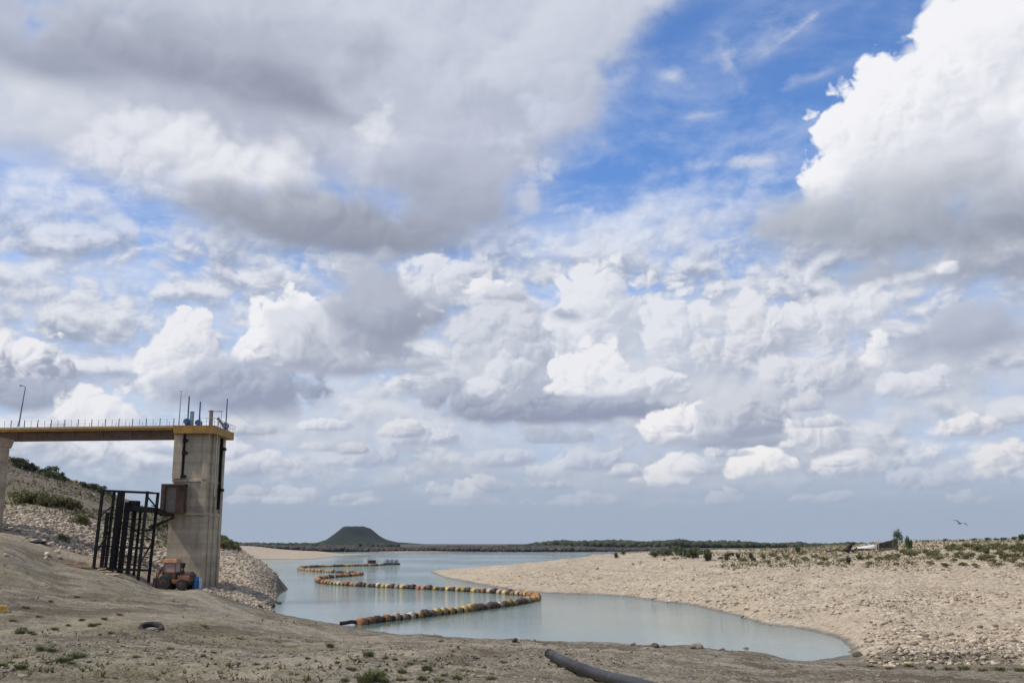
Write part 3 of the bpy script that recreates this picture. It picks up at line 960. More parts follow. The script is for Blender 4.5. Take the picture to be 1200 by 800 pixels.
M_LIME = stone_material('limestone', (0.31, 0.245, 0.165), (0.62, 0.53, 0.40))
M_GREY = stone_material('grey_riprap', (0.150, 0.130, 0.108), (0.36, 0.325, 0.280))
M_RUBL = stone_material('broken_limestone', (0.17, 0.135, 0.095), (0.60, 0.515, 0.39))
M_RUB = stone_material('pale_brown_rubble', (0.25, 0.205, 0.150), (0.56, 0.485, 0.385))
M_PEB = stone_material('brown_gravel', (0.09, 0.072, 0.05), (0.34, 0.295, 0.23))


def stones(name, px, Yr, nn, s0, s1, m, seed, keep=None, power=2.2, minz=0.03, flat=0.62, clump=0.0):
    rs = np.random.RandomState(seed)
    k = int(nn * (2.5 if clump else 1.15))
    pxv = px[0] + (px[1] - px[0]) * rs.rand(k)
    Yv = Yr[0] * (Yr[1] / Yr[0]) ** rs.rand(k)
    X = (pxv - 600) / F * Yv
    ok = np.ones(k, bool)
    if clump:
        ok &= fbm(X * clump, Yv * clump + seed, 3) + 0.25 * (rs.rand(k) - 0.5) > -0.02
    if keep is not None:
        ok &= keep(pxv, Yv, X)
    X, Yv = X[ok][:nn], Yv[ok][:nn]
    z = height(X, Yv)
    q = z > minz
    X, Yv, z = X[q], Yv[q], z[q]
    s = s0 + (s1 - s0) * rs.rand(len(X)) ** power
    S_ = np.stack([s * (0.8 + 0.6 * rs.rand(len(X))), s * (0.7 + 0.5 * rs.rand(len(X))), s * flat * (0.7 + 0.6 * rs.rand(len(X)))], 1)
    P_ = np.stack([X, Yv, z + S_[:, 2] * 0.35], 1)
    return tag(obj(name, scatter(name, P_, S_, seed + 1, 0.38), m), kind='stuff')


stones('bank_rubble', (500, 1330), (60, 200), 30000, 0.025, 0.20, M_LIME, 31, power=4.5,
       keep=lambda p, Y, X: (p > 1000) | (Y > 84), clump=0.16)
stones('bank_stones', (760, 1330), (64, 150), 2600, 0.05, 0.27, M_RUBL, 33, power=3.0, keep=lambda p, Y, X: (p > 1000) | (Y > 88), clump=0.10)
stones('ledge_rubble', (1005, 1330), (60.5, 65.5), 2200, 0.03, 0.20, M_RUB, 35, power=3.2)
stones('hillside_riprap', (-150, 215), (119, 152), 14000, 0.05, 0.36, M_RUB, 37, power=3.0, keep=lambda p, Y, X: Y > 119 + 0.05 * p, clump=0.10)
stones('slope_gravel', (-150, 255), (150, 205), 5000, 0.06, 0.26, M_PEB, 45, power=3.0, clump=0.05)
stones('shore_rubble', (232, 332), (112, 176), 7000, 0.04, 0.24, M_RUB, 39, power=3.2, keep=lambda p, Y, X: (p - 228) * 1.0 > (125 - Y) * 2.0)
stones('foreground_gravel', (-60, 1260), (24, 110), 14000, 0.012, 0.075, M_PEB, 41, power=3.4, clump=0.12)
stones('foreground_stones', (-60, 640), (24, 105), 420, 0.04, 0.14, M_PEB, 43, power=3.0, clump=0.10)

# ------------------------------------------------------------------ mesh builder
class MB:
    def __init__(self):
        self.v, self.f = [], []

    def add(self, vs, fs):
        b = len(self.v)
        self.v += [tuple(p) for p in vs]
        self.f += [tuple(b + i for i in q) for q in fs]
        return self

    def box(self, x0, x1, y0, y1, z0, z1, top=1.0):
        cx, cy = (x0 + x1) / 2, (y0 + y1) / 2
        vs = []
        for z_, k in ((z0, 1.0), (z1, top)):
            for x_, y_ in ((x0, y0), (x1, y0), (x1, y1), (x0, y1)):
                vs.append((cx + (x_ - cx) * k, cy + (y_ - cy) * k, z_))
        return self.add(vs, [(0, 3, 2, 1), (4, 5, 6, 7), (0, 1, 5, 4), (1, 2, 6, 5), (2, 3, 7, 6), (3, 0, 4, 7)])

    def bar(self, a, b, w_, d_=None):
        """square bar from a to b"""
        a, b = Vector(a), Vector(b)
        d_ = d_ or w_
        t = (b - a).normalized()
        u = t.cross(Vector((0, 0, 1)))
        if u.length < 1e-4:
            u = Vector((1, 0, 0))
        u.normalize()
        n_ = u.cross(t).normalized()
        vs = [p + u * sx_ * w_ / 2 + n_ * sy_ * d_ / 2 for p in (a, b) for sx_, sy_ in ((-1, -1), (1, -1), (1, 1), (-1, 1))]
        return self.add(vs, [(0, 3, 2, 1), (4, 5, 6, 7), (0, 1, 5, 4), (1, 2, 6, 5), (2, 3, 7, 6), (3, 0, 4, 7)])

    def tube(self, pts, r, n=10, caps=True, inner=None):
        pts = [Vector(p) for p in pts]
        rs_ = r if isinstance(r, (list, tuple)) else [r] * len(pts)
        vs, fs = [], []
        up = Vector((0, 0, 1))
        for i, p in enumerate(pts):
            t = (pts[min(i + 1, len(pts) - 1)] - pts[max(i - 1, 0)]).normalized()
            u = t.cross(up)
            if u.length < 1e-3:
                u = t.cross(Vector((1, 0, 0)))
            u.normalize()
            n_ = u.cross(t).normalized()
            for k in range(n):
                a = 2 * math.pi * k / n
                vs.append(p + (u * math.cos(a) + n_ * math.sin(a)) * rs_[i])
        for i in range(len(pts) - 1):
            for k in range(n):
                j = (k + 1) % n
                fs.append((i * n + k, i * n + j, (i + 1) * n + j, (i + 1) * n + k))
        if caps:
            fs.append(tuple(reversed(range(n))))
            fs.append(tuple((len(pts) - 1) * n + k for k in range(n)))
        return self.add(vs, fs)

    def lathe(self, c, prof, n=16, axis='z'):
        """profile of (radius, height) turned about a line through c"""
        vs, fs = [], []
        for r_, h_ in prof:
            for k in range(n):
                a = 2 * math.pi * k / n
                p = (r_ * math.cos(a), r_ * math.sin(a), h_)
                if axis == 'y':
                    p = (p[0], p[2], p[1])
                elif axis == 'x':
                    p = (p[2], p[0], p[1])
                vs.append((c[0] + p[0], c[1] + p[1], c[2] + p[2]))
        for i in range(len(prof) - 1):
            for k in range(n):
                j = (k + 1) % n
                fs.append((i * n + k, i * n + j, (i + 1) * n + j, (i + 1) * n + k))
        fs.append(tuple(reversed(range(n))))
        fs.append(tuple((len(prof) - 1) * n + k for k in range(n)))
        return self.add(vs, fs)

    def build(self, name, m, parent=None, bevel=0.0, smooth=False):
        me = bpy.data.meshes.new(name)
        me.from_pydata(self.v, [], self.f)
        if bevel:
            bm = bmesh.new()
            bm.from_mesh(me)
            bmesh.ops.bevel(bm, geom=bm.edges[:], offset=bevel, segments=2, affect='EDGES', profile=0.6)
            bm.to_mesh(me)
            bm.free()
        bm = bmesh.new()
        bm.from_mesh(me)
        bmesh.ops.recalc_face_normals(bm, faces=bm.faces[:])
        bm.to_mesh(me)
        bm.free()
        if smooth:
            me.polygons.foreach_set('use_smooth', np.ones(len(me.polygons), bool))
            me.set_sharp_from_angle(angle=R(40))
        return obj(name, me, m, parent)


def empty(name, loc, rz=0.0):
    o = bpy.data.objects.new(name, None)
    COL.objects.link(o)
    o.location = loc
    o.rotation_euler = (0, 0, rz)
    o.empty_display_size = 0.3
    return o


def copy_tree(o, parent=None):
    c = o.copy()
    COL.objects.link(c)
    c.parent = parent
    for ch in list(o.children):
        copy_tree(ch, c)
    return c


_YS = np.geomspace(14, 1100, 1500)


def ground_at(px, py):
    """where the line of sight through a photo pixel first meets the land"""
    d = ray(px, py)
    z_ = height(d.x * _YS, _YS)
    below = np.nonzero(EYE + d.z * _YS < z_)[0]
    if len(below) == 0:                      # on the skyline: the place that comes closest
        i = int(np.argmin(EYE + d.z * _YS - z_ + (_YS > 450) * 99))
    else:
        i = below[0]
    Y = float(_YS[i])
    return Vector((d.x * Y, Y, hz(d.x * Y, Y)))


# ------------------------------------------------------------------ surface materials
def concrete():
    m, n, bs = mat('weathered_concrete')
    co = n.n('ShaderNodeTexCoord').outputs['Object']
    _, _, zz = n.sep(co)
    a = n.noise(co, 0.7, 6, 0.62).outputs[0]
    c = n.mix(n.smooth(a, 0.3, 0.7), (0.355, 0.292, 0.215), (0.480, 0.402, 0.300))
    st = n.noise(n.vm('MULTIPLY', co, (2.6, 2.6, 0.16)), 1.0, 5, 0.62).outputs[0]      # runs of dirt down the wall
    c = n.mix(n.m('MULTIPLY', n.smooth(st, 0.50, 0.72), 0.6), c, (0.225, 0.178, 0.125))
    c = n.mix(n.m('MULTIPLY', n.smooth(st, 0.42, 0.28), 0.35), c, (0.62, 0.53, 0.41))
    lift = n.m('FRACT', n.m('MULTIPLY', zz, 1 / 2.4))                                    # pour joints
    c = n.mix(n.m('MULTIPLY', n.smooth(n.m('ABSOLUTE', n.m('SUBTRACT', lift, 0.5)), 0.485, 0.498), 0.5), c, (0.185, 0.148, 0.105))
    bnd = n.noise(n.comb(0, 0, n.m('ADD', zz, n.m('MULTIPLY', a, 0.5))), 0.55, 4, 0.6).outputs[0]   # each pour set a little lighter or darker
    c = n.mix(0.75, c, n.mix(n.smooth(bnd, 0.36, 0.64), (0.70, 0.69, 0.66), (1.18, 1.18, 1.18)), 'MULTIPLY')
    wl = n.m('ADD', zz, n.m('MULTIPLY', a, 1.6))                                          # old water marks
    c = n.mix(n.m('MULTIPLY', n.smooth(wl, 5.6, 5.0), 0.30), c, (0.310, 0.255, 0.175))
    n.put(bs.inputs['Base Color'], c)
    bs.inputs['Roughness'].default_value = 0.9
    bs.inputs['Specular IOR Level'].default_value = 0.25
    b = n.n('ShaderNodeBump')
    b.inputs['Strength'].default_value = 0.4
    b.inputs['Distance'].default_value = 0.03
    n.put(b.inputs['Height'], n.noise(co, 9.0, 6, 0.65).outputs[0])
    n.put(bs.inputs['Normal'], b.outputs[0])
    return m


M_CONC = concrete()
M_YEL = paint('ochre_paint', (0.34, 0.185, 0.040), 0.65, var=0.2, scale=1.2, dirt=(0.20, 0.11, 0.035), dscale=1.4, dlo=0.52, dhi=0.75)
M_KERB = paint('cream_kerb', (0.40, 0.29, 0.13), 0.7, var=0.15, dirt=(0.25, 0.16, 0.07), dlo=0.5, dhi=0.7)
M_BEAM = paint('rusty_girder', (0.120, 0.064, 0.034), 0.75, var=0.25, scale=0.8, dirt=(0.065, 0.038, 0.024), dscale=0.9)
M_DKBEAM = paint('dark_flange', (0.075, 0.048, 0.034), 0.8)
M_BLACK = paint('black_steel', (0.009, 0.009, 0.010), 0.7, var=0.3, dirt=(0.022, 0.014, 0.011), dlo=0.55, dhi=0.7, spec=0.2)
M_RUST = paint('dark_rust', (0.060, 0.034, 0.022), 0.85, var=0.35, scale=2.0, dirt=(0.12, 0.055, 0.028), dscale=2.0)
M_PANEL = paint('pale_rusted_sheet', (0.20, 0.165, 0.130), 0.75, var=0.2, dirt=(0.10, 0.060, 0.038), dscale=1.0)
M_GALV = paint('galvanised_steel', (0.42, 0.43, 0.45), 0.5, 0.5, var=0.15)
M_WHITE = paint('white_pipe_paint', (0.62, 0.60, 0.56), 0.55, var=0.1, dirt=(0.35, 0.30, 0.24))
M_BLUE = paint('gear_blue_paint', (0.040, 0.105, 0.270), 0.5, var=0.25, dirt=(0.03, 0.035, 0.05))
M_SLATE = paint('slate_steel', (0.065, 0.100, 0.190), 0.55, 0.3)
M_GREY = M_GREY
M_CAB = paint('grey_cabinet_paint', (0.26, 0.29, 0.30), 0.55, dirt=(0.16, 0.15, 0.14))
M_MAROON = paint('maroon_paint', (0.085, 0.022, 0.028), 0.5)
M_ORANGE = paint('faded_orange_paint', (0.230, 0.085, 0.034), 0.6, var=0.25, scale=3, dirt=(0.12, 0.055, 0.03), dscale=2.0)
M_CREAM = paint('pale_orange_paint', (0.40, 0.19, 0.085), 0.6, dirt=(0.26, 0.12, 0.06))
M_RUBBER = paint('rubber', (0.022, 0.021, 0.020), 0.85, dirt=(0.075, 0.062, 0.048), dscale=2.5, dlo=0.5, dhi=0.75)
M_GLASS = paint('dusty_cab_glass', (0.34, 0.25, 0.22), 0.15, var=0.15, dirt=(0.18, 0.12, 0.10))
M_ENGINE = paint('oily_engine_iron', (0.028, 0.020, 0.014), 0.6, var=0.4)
M_DRUM = paint('blue_plastic', (0.035, 0.135, 0.330), 0.45, var=0.15)
M_DRUMLT = paint('pale_blue_lit_side_and_cap', (0.28, 0.46, 0.60), 0.45, var=0.12)  # pale blue of the cap and of the tank's painted lit side
M_WOODP = paint('weathered_timber', (0.40, 0.31, 0.21), 0.85, var=0.25, scale=4)
M_OCHRESOIL = paint('orange_timber', (0.40, 0.21, 0.085), 0.9, var=0.25)
M_PLASTIC = paint('black_sheet', (0.018, 0.018, 0.02), 0.35)
M_JUG = paint('yellow_plastic', (0.62, 0.36, 0.06), 0.45)
M_HOSE = paint('black_hose', (0.018, 0.016, 0.016), 0.5, var=0.3, scale=1.5, dirt=(0.085, 0.075, 0.062), dscale=1.1, dlo=0.5, dhi=0.78, spec=0.35)
M_TARP = paint('dark_tarpaulin', (0.022, 0.020, 0.020), 0.8, var=0.3, scale=1.0, dirt=(0.045, 0.036, 0.03))
M_HULL = paint('white_hull', (0.72, 0.70, 0.66), 0.5, dirt=(0.42, 0.36, 0.28), dscale=0.8, dlo=0.55, dhi=0.8)
M_DRIFT = paint('grey_driftwood', (0.135, 0.105, 0.080), 0.9, var=0.35, scale=3)
M_DARKDRIFT = paint('dark_driftwood', (0.045, 0.036, 0.030), 0.9, var=0.3)
M_BIRD = paint('bird_feathers', (0.06, 0.06, 0.07), 0.8)
M_SAND = paint('sand_fill', (0.215, 0.180, 0.132), 0.95, var=0.2)

# ------------------------------------------------------------------ intake tower
TX0, TX1, TY0, TY1 = -41.05, -37.05, 125.0, 132.0
DECK = at(235, 499.2, 125).z                 # top of the platform
DBOT = at(235, 508.3, 125).z
tb = empty('intake_tower', ((TX0 + TX1) / 2, 128.5, 0))
tag(tb, 'tall weathered concrete intake tower topped by an ochre platform, standing beside the water', 'intake tower')


def rel(mb, root):                            # world coordinates into a root's own
    l = root.location
    mb.v = [(p[0] - l.x, p[1] - l.y, p[2] - l.z) for p in mb.v]
    return mb


ZL = at(225, 600, 124.8).z                    # ledge height
b_ = MB().box(TX0, TX1, TY0, TY1, -1.5, DBOT)
rel(b_, tb).build('shaft', M_CONC, tb, bevel=0.06)
# wider foot below the ledge, and the ledge
rel(MB().box(TX0 - 0.18, TX1 + 0.10, TY0 - 0.22, TY1 - 0.2, -1.5, ZL - 0.35), tb).build('base', M_CONC, tb, bevel=0.06)
rel(MB().box(TX0 - 0.30, TX1 + 0.22, TY0 - 0.50, TY1 - 0.3, ZL - 0.35, ZL), tb).build('ledge', M_CONC, tb, bevel=0.05)
ZU = at(230, 563, 125).z
rel(MB().box(TX0 - 0.12, TX1 + 0.10, TY0 - 0.14, TY1 - 0.1, ZU - 0.14, ZU + 0.14), tb).build('string_course', M_CONC, tb, bevel=0.03)
# pilasters either side of the dark guide slot, ribs on the river side
rel(MB().box(TX0 - 0.10, TX0 + 0.95, TY0 - 0.32, TY0 + 0.2, ZU + 0.2, DBOT - 0.003), tb).build('pilaster', M_CONC, tb, bevel=0.04)
rel(MB().box(TX1 - 0.62, TX1 + 0.14, TY0 - 0.20, TY0 + 0.3, ZL + 0.003, ZU - 0.15), tb).build('pilaster', M_CONC, tb, bevel=0.04)
rel(MB().box(TX1 - 0.55, TX1 + 0.14, TY0 - 0.20, TY0 + 0.3, ZU + 0.15, DBOT - 0.004), tb).build('pilaster', M_CONC, tb, bevel=0.04)
for yy, w_ in ((126.6, 0.5), (128.6, 0.55), (131.2, 0.9)):
    rel(MB().box(TX1 - 0.2, TX1 + 0.28, yy - w_ / 2, yy + w_ / 2, -1.0, DBOT - 0.005), tb).build('rib', M_CONC, tb, bevel=0.03)
rel(MB().box(TX0 + 1.0, TX0 + 1.22, TY0 - 0.09, TY0 + 0.1, ZU + 0.3, DBOT - 0.05), tb).build('guide_strip', M_BLACK, tb)  # black strip put in for the shaded recess of the slot
rel(MB().box(TX1 + 0.05, TX1 + 0.36, 129.95, 130.1, ZL + 0.5, DBOT - 0.05), tb).build('guide_strip', M_BLACK, tb)
for py_ in (516, 530.5, 558):
    z_ = at(217, py_, 125).z
    rel(MB().box(TX0 + 1.02, TX0 + 1.55, TY0 - 0.42, TY0 + 0.1, z_ - 0.16, z_ + 0.16), tb).build('bracket', M_BLACK, tb)
for py_ in (511, 526, 574):
    z_ = at(262, py_, 130).z
    rel(MB().box(TX1 + 0.2, TX1 + 0.72, 129.6, 130.5, z_ - 0.17, z_ + 0.17), tb).build('bracket', M_BLACK, tb)
px_ = at(255, 520, 127.2).x
rel(MB().tube([(px_, 126.9, at(255, 494, 127).z), (px_, 126.9, at(255, 562, 127).z), (px_ + 0.05, 126.95, at(255, 582, 127).z)], 0.085, 8), tb).build('drain_pipe', M_WHITE, tb, smooth=True)
for py_ in (520, 540, 560):
    z_ = at(255, py_, 127).z
    rel(MB().box(TX1 + 0.2, px_ + 0.11, 126.82, 126.98, z_ - 0.05, z_ + 0.05), tb).build('pipe_clamp', M_GALV, tb)
# platform with painted edge
PX0, PX1, PY0, PY1 = at(203.5, 505, 124.3).x, -36.15, 124.2, 133.0
rel(MB().box(PX0 + 0.25, PX1 - 0.25, PY0 + 0.25, PY1 - 0.25, DBOT, DECK - 0.06), tb).build('platform_slab', M_CONC, tb)
eb = MB()
for x0, x1, y0, y1 in ((PX0, PX1, PY0, PY0 + 0.22), (PX0, PX1, PY1 - 0.22, PY1), (PX1 - 0.22, PX1, PY0 + 0.221, PY1 - 0.221), (PX0, PX0 + 0.22, PY0 + 0.221, PY1 - 0.221)):
    eb.box(x0, x1, y0, y1, DBOT + 0.02, DECK + 0.02)
rel(eb, tb).build('platform_edge', M_YEL, tb)
rl = rel(MB().tube([(PX0 + 3.2, PY0 + 0.1, DECK + 0.95), (PX1 - 0.1, PY0 + 0.1, DECK + 0.95), (PX1 - 0.1, PY1 - 0.1, DECK + 0.95), (PX0 + 0.1, PY1 - 0.1, DECK + 0.95)], 0.028, 6), tb).build('railing', M_GALV, tb)
rel(MB().tube([(PX0 + 3.2, PY0 + 0.1, DECK + 0.5), (PX1 - 0.1, PY0 + 0.1, DECK + 0.5), (PX1 - 0.1, PY1 - 0.1, DECK + 0.5), (PX0 + 0.1, PY1 - 0.1, DECK + 0.5)], 0.02, 6), tb).build('mid_rail', M_GALV, rl)
for x_, y_ in [(PX0 + 3.2 + i * 0.75, PY0 + 0.1) for i in range(4)] + [(PX1 - 0.1, PY0 + 0.1 + i * 1.4) for i in range(7)] + [(PX0 + 0.1 + i * 1.0, PY1 - 0.1) for i in range(6)]:
    rel(MB().tube([(x_, y_, DECK), (x_, y_, DECK + 0.97)], 0.03, 6), tb).build('post', M_GALV, rl)
# rusty gate housing on the upstream face
gx0, gx1 = at(190, 585, 124.2).x, at(217, 585, 124.2).x
gz0, gz1 = at(200, 601.5, 124.2).z, at(200, 567, 124.2).z
gh = empty('gate_housing', (0, 0, 0))
gh.parent = tb
g_ = MB().box(gx0, gx0 + 0.5, 123.6, 125.6, gz0, gz1).box(gx0 + 0.5, gx1, 123.6, 125.6, gz1 - 0.22, gz1).box(gx0 + 0.5, gx1, 123.6, 125.6, gz0, gz0 + 0.14)
rel(g_, tb).build('frame', M_RUST, gh)
rel(MB().box(gx0 + 0.503, gx1 - 1.0, 124.0, 124.2, gz0 + 0.143, gz1 - 0.223), tb).build('sheet_panel', M_PANEL, gh)
rel(MB().box(gx1 - 0.997, gx1, 123.75, 124.75, gz0 + 0.143, gz1 - 0.223), tb).build('side_leaf', M_RUST, gh)

# ------------------------------------------------------------------ access bridge, its pier and lamp posts
BL = 34.0                                     # span built, from the tower to the left
ba = math.atan2(2.3, 22.0)
br = empty('access_bridge', (PX0 - 0.02, 125.2, 0), 0)
br.rotation_euler.z = -ba                     # its far end lies a little nearer
tag(br, 'long flat brown access bridge with thin railing, running left from the concrete tower', 'bridge')
zt = DECK + 0.05
MB().box(-BL, 0, -0.15, 3.4, zt - 0.30, zt - 0.10).build('deck_slab', M_YEL, br)
MB().box(-BL, 0, -0.28, 0.12, zt - 0.22, zt + 0.04).build('kerb', M_KERB, br)
gb = MB()
gb.box(-BL, -0.05, 0.05, 0.35, zt - 1.42, zt - 0.303).box(-BL, -0.05, 2.6, 2.9, zt - 1.42, zt - 0.303)
gd = gb.build('girder', M_BEAM, br)
MB().box(-BL, -0.05, -0.12, 0.52, zt - 1.58, zt - 1.423).build('flange', M_DKBEAM, gd)
MB().box(-BL, -0.05, -0.2, 0.047, zt - 0.50, zt - 0.223).build('edge_strip', M_YEL, gd)
for i in range(9):
    MB().box(-2 - i * 3.7, -1.9 - i * 3.7, -0.04, 0.048, zt - 1.417, zt - 0.503).build('stiffener', M_BEAM, gd)
rr_ = MB()
for yy in (-0.1, 3.2):
    rr_.tube([(-BL, yy, zt + 0.9), (0, yy, zt + 0.9)], 0.022, 6).tube([(-BL, yy, zt + 0.5), (0, yy, zt + 0.5)], 0.014, 6)
rl2 = rr_.build('railing', M_GALV, br)
for i in range(32):
    x_ = -0.3 - i * 0.88
    k = 0.05 if i % 2 == 0 else 0.03
    MB().tube([(x_, -0.1, zt), (x_, -0.1, zt + (0.95 if i % 2 == 0 else 0.86))], k, 6).build('post', M_SLATE if i % 2 == 0 else M_GALV, rl2)
for i in range(17):
    x_ = -0.6 - i * 1.76
    MB().tube([(x_, 3.2, zt - 0.1), (x_, 3.2, zt + 0.93)], 0.03, 6).build('post', M_GALV, rl2)

pr = empty('bridge_pier', (-63.6, 124.6, 0))
tag(pr, 'broad weathered concrete pier cut off by the picture edge, carrying the bridge', 'bridge pier')
zb = hz(-62, 124)
xr = at(15, 520, 126.8).x
rel(MB().box(xr - 6.0, xr - 0.12, 122.6, 126.4, zb - 2.5, zt - 2.6), pr).build('shaft', M_CONC, pr, bevel=0.08)
cap = MB().box(xr - 6.3, xr + 0.22, 122.2, 126.8, zt - 2.6, zt - 1.585)
cap.v = [(p[0] + (-0.34 if p[2] < zt - 2 and p[0] > xr - 1 else 0), p[1], p[2]) for p in cap.v]
rel(cap, pr).build('cap', M_CONC, pr, bevel=0.05)


def lamp_post(loc, h, label, head):
    o = empty('lamp_post', loc)
    tag(o, label, 'lamp post')
    MB().tube([(0, 0, 0), (0.02, 0, h * 0.5), (0.05, 0, h)], [0.09, 0.07, 0.045], 8).build('pole', M_SLATE if head else M_GALV, o, smooth=True)
    MB().box(-0.16, 0.16, -0.16, 0.16, 0, 0.06).build('foot_plate', M_GALV, o)
    if head:
        a = MB().tube([(0.05, 0, h - 0.02), (-0.05, -0.3, h + 0.06), (-0.12, -0.75, h + 0.08)], 0.03, 6).build('arm', M_SLATE, o)
        MB().lathe((-0.14, -0.8, h + 0.02), [(0.06, 0.12), (0.2, 0.05), (0.18, -0.06), (0.02, -0.1)], 10).build('lamp_head', M_GALV, o, smooth=True)
    else:
        MB().tube([(-0.22, 0, h), (0.3, 0, h)], 0.045, 6).build('crossbar', M_GALV, o)
    return o


p = at(20, 499, 124.2)
lp1 = lamp_post((p.x, 124.6, zt - 0.11), at(25.5, 452, 124.6).z - zt, 'leaning lamp post with a small lamp head, standing alone on the left of the bridge', True)
lp1.rotation_euler.y = R(4)
p = at(209.5, 498, 128)
lamp_post((p.x, 128.0, DECK - 0.06), at(211, 457, 128).z - DECK, 'tall thin galvanised pole with a crossbar top, leftmost on the tower platform', False)


def hoist(px, Y, top, label, motor=False, big=1.0):
    x_ = at(px, 497, Y).x
    o = empty('gate_hoist', (x_, Y, DECK - 0.06))
    tag(o, label, 'gate hoist')
    h = (at(px, top, Y).z - DECK) / 1.1
    o.scale = (1.1, 1.1, 1.1)
    MB().box(-0.28, 0.28, -0.28, 0.28, 0, 0.42, 0.75).build('pedestal', M_BLUE, o)
    MB().lathe((0, 0, 0.42), [(0.3, 0), (0.36, 0.06), (0.36, 0.38), (0.22, 0.5), (0.14, 0.62)], 14).build('gear_box', M_BLUE, o, smooth=True)
    MB().tube([(0, 0, 1.0), (0, 0, h)], [0.085 * big, 0.075 * big], 8).build('stem_cover', M_SLATE, o)
    wh = MB().lathe((0, -0.55, 0.66), [(0.30, -0.02), (0.34, 0.0), (0.30, 0.02), (0.26, 0.0)], 16, 'y')
    wh.bar((-0.28, -0.55, 0.66), (0.28, -0.55, 0.66), 0.03).bar((0, -0.55, 0.38), (0, -0.55, 0.94), 0.03).tube([(0, -0.55, 0.66), (0, -0.3, 0.66)], 0.03, 6)
    wh.build('hand_wheel', M_BLUE, o)
    if motor:
        MB().tube([(-0.25, -0.1, 0.7), (-0.72, -0.15, 1.25), (-0.95, -0.18, 1.55)], [0.15, 0.15, 0.2], 10).build('motor', M_MAROON, o, smooth=True)
    return o


hoist(219.8, 126.2, 463.5, 'blue gate hoist with the tallest stem, left of the three on the tower platform')
hoist(233.3, 127.5, 470, 'blue gate hoist with the shortest stem, middle of the three on the tower platform', big=1.05)
hoist(264.8, 130.6, 466.5, 'blue gate hoist with a maroon motor, at the river end of the tower platform', True, 0.85)


def cabinet(px, Y, top, w_, label, mt):
    x_ = at(px, 497, Y).x
    o = empty('control_cabinet', (x_, Y, DECK - 0.06))
    tag(o, label, 'cabinet')
    h = at(px, top, Y).z - DECK
    MB().box(-w_ / 2, w_ / 2, -0.18, 0.18, 0.35, h).build('case', mt, o, bevel=0.015)
    MB().box(-w_ / 2 + 0.05, w_ / 2 - 0.05, -0.21, -0.183, 0.42, h - 0.08).build('door', mt, o)
    for s in (-1, 1):
        MB().box(s * w_ * 0.4 - 0.03, s * w_ * 0.4 + 0.03, -0.03, 0.03, 0, 0.35).build('leg', M_GALV, o)
    MB().box(-w_ / 2 - 0.05, w_ / 2 + 0.05, -0.24, 0.22, h + 0.003, h + 0.04).build('rain_hood', M_GALV, o)


cabinet(224.5, 127.0, 482, 0.42, 'grey cabinet close behind the blue hoist with the tallest stem', M_CAB)
cabinet(247, 128.2, 480.5, 0.36, 'narrow pale cabinet between the middle and the river-end hoists', M_PANEL)
fr = empty('lifting_frame', (at(251, 497, 129).x, 129.3, DECK - 0.06))
tag(fr, 'thin pipe frame beside the narrow cabinet on the tower platform', 'frame')
hf = at(251, 481, 129).z - DECK
for s in (-0.75, 0.75):
    MB().tube([(s, 0, 0), (s, 0, hf)], 0.04, 6).build('post', M_GALV, fr)
MB().tube([(-0.95, 0, hf), (0.95, 0, hf)], 0.045, 6).build('top_rail', M_RUST, fr)

# ------------------------------------------------------------------ black steel frame tower and gangway
SY0, SY1 = 116.0, 118.6
sx0, sx1 = at(113, 620, SY0).x, at(166, 620, SY0).x
st = empty('steel_frame_tower', ((sx0 + sx1) / 2, 118, 0))
tag(st, 'black steel lattice tower standing on the dirt left of the concrete tower', 'steel tower')
ztop = at(140, 574.0, SY0).z
st.rotation_euler.y = R(2.4)
st.location.z = 4.0
posts = {}
for nm, x_, y_ in (('a', sx0, SY0), ('b', sx1, SY0), ('c', sx0 + 0.3, SY1), ('d', sx1 + 0.3, SY1)):
    zb = hz(x_, y_) - 0.25
    posts[nm] = (x_, y_)
    rel(MB().bar((x_, y_, zb), (x_, y_, ztop), 0.28), st).build('corner_post', M_BLACK, st)
for a, b in (('a', 'b'), ('b', 'd'), ('c', 'd'), ('a', 'c')):
    for z_ in (ztop - 0.12, at(140, 641, SY0).z, at(140, 667, SY0).z):
        if a == 'a' and b == 'b' and 5 < z_ < 8:
            continue
        rel(MB().bar((*posts[a], z_), (*posts[b], z_), 0.18), st).build('beam', M_BLACK, st)
for a, b, za, zb in (('a', 'c', 606, 592), ('b', 'd', 580, 592), ('a', 'c', 650, 620), ('b', 'd', 660, 632), ('c', 'd', 605, 632)):
    rel(MB().bar((*posts[a], at(140, za, SY0).z), (*posts[b], at(140, zb, SY0).z), 0.13), st).build('brace', M_BLACK, st)
for i, (pxa, Y, wv, t_) in enumerate(((132.5, SY0 + 0.4, 0.44, 576), (143.2, SY0 + 0.9, 0.56, 588), (152.4, SY0 + 1.5, 0.42, 591), (121, SY0 + 1.8, 0.36, 601), (159.5, SY0 + 2.0, 0.22, 594), (137.2, SY0 + 2.2, 0.24, 577))):
    x_ = at(pxa, 625, Y).x
    rel(MB().box(x_ - wv / 2, x_ + wv / 2, Y, Y + 0.3, hz(x_, Y) - 0.2, at(pxa, t_, Y).z), st).build('column', M_BLACK, st)
for py_ in (598, 607, 619.5, 630, 641, 651, 661):
    z_ = at(140, py_, SY0 + 1).z
    rel(MB().bar((sx0 + 0.2, SY0 + 1.4, z_), (sx1 + 0.2, SY0 + 2.0, z_ - 0.05), 0.11), st).build('rung', M_BLACK, st)
zf = at(150, 596, SY0 + 2).z
rel(MB().box(sx0 + 2.3, sx1 + 0.4, SY0 + 0.8, SY1 - 0.3, zf - 0.25, zf + 0.30), st).build('winch_platform', M_BLACK, st, bevel=0.04)
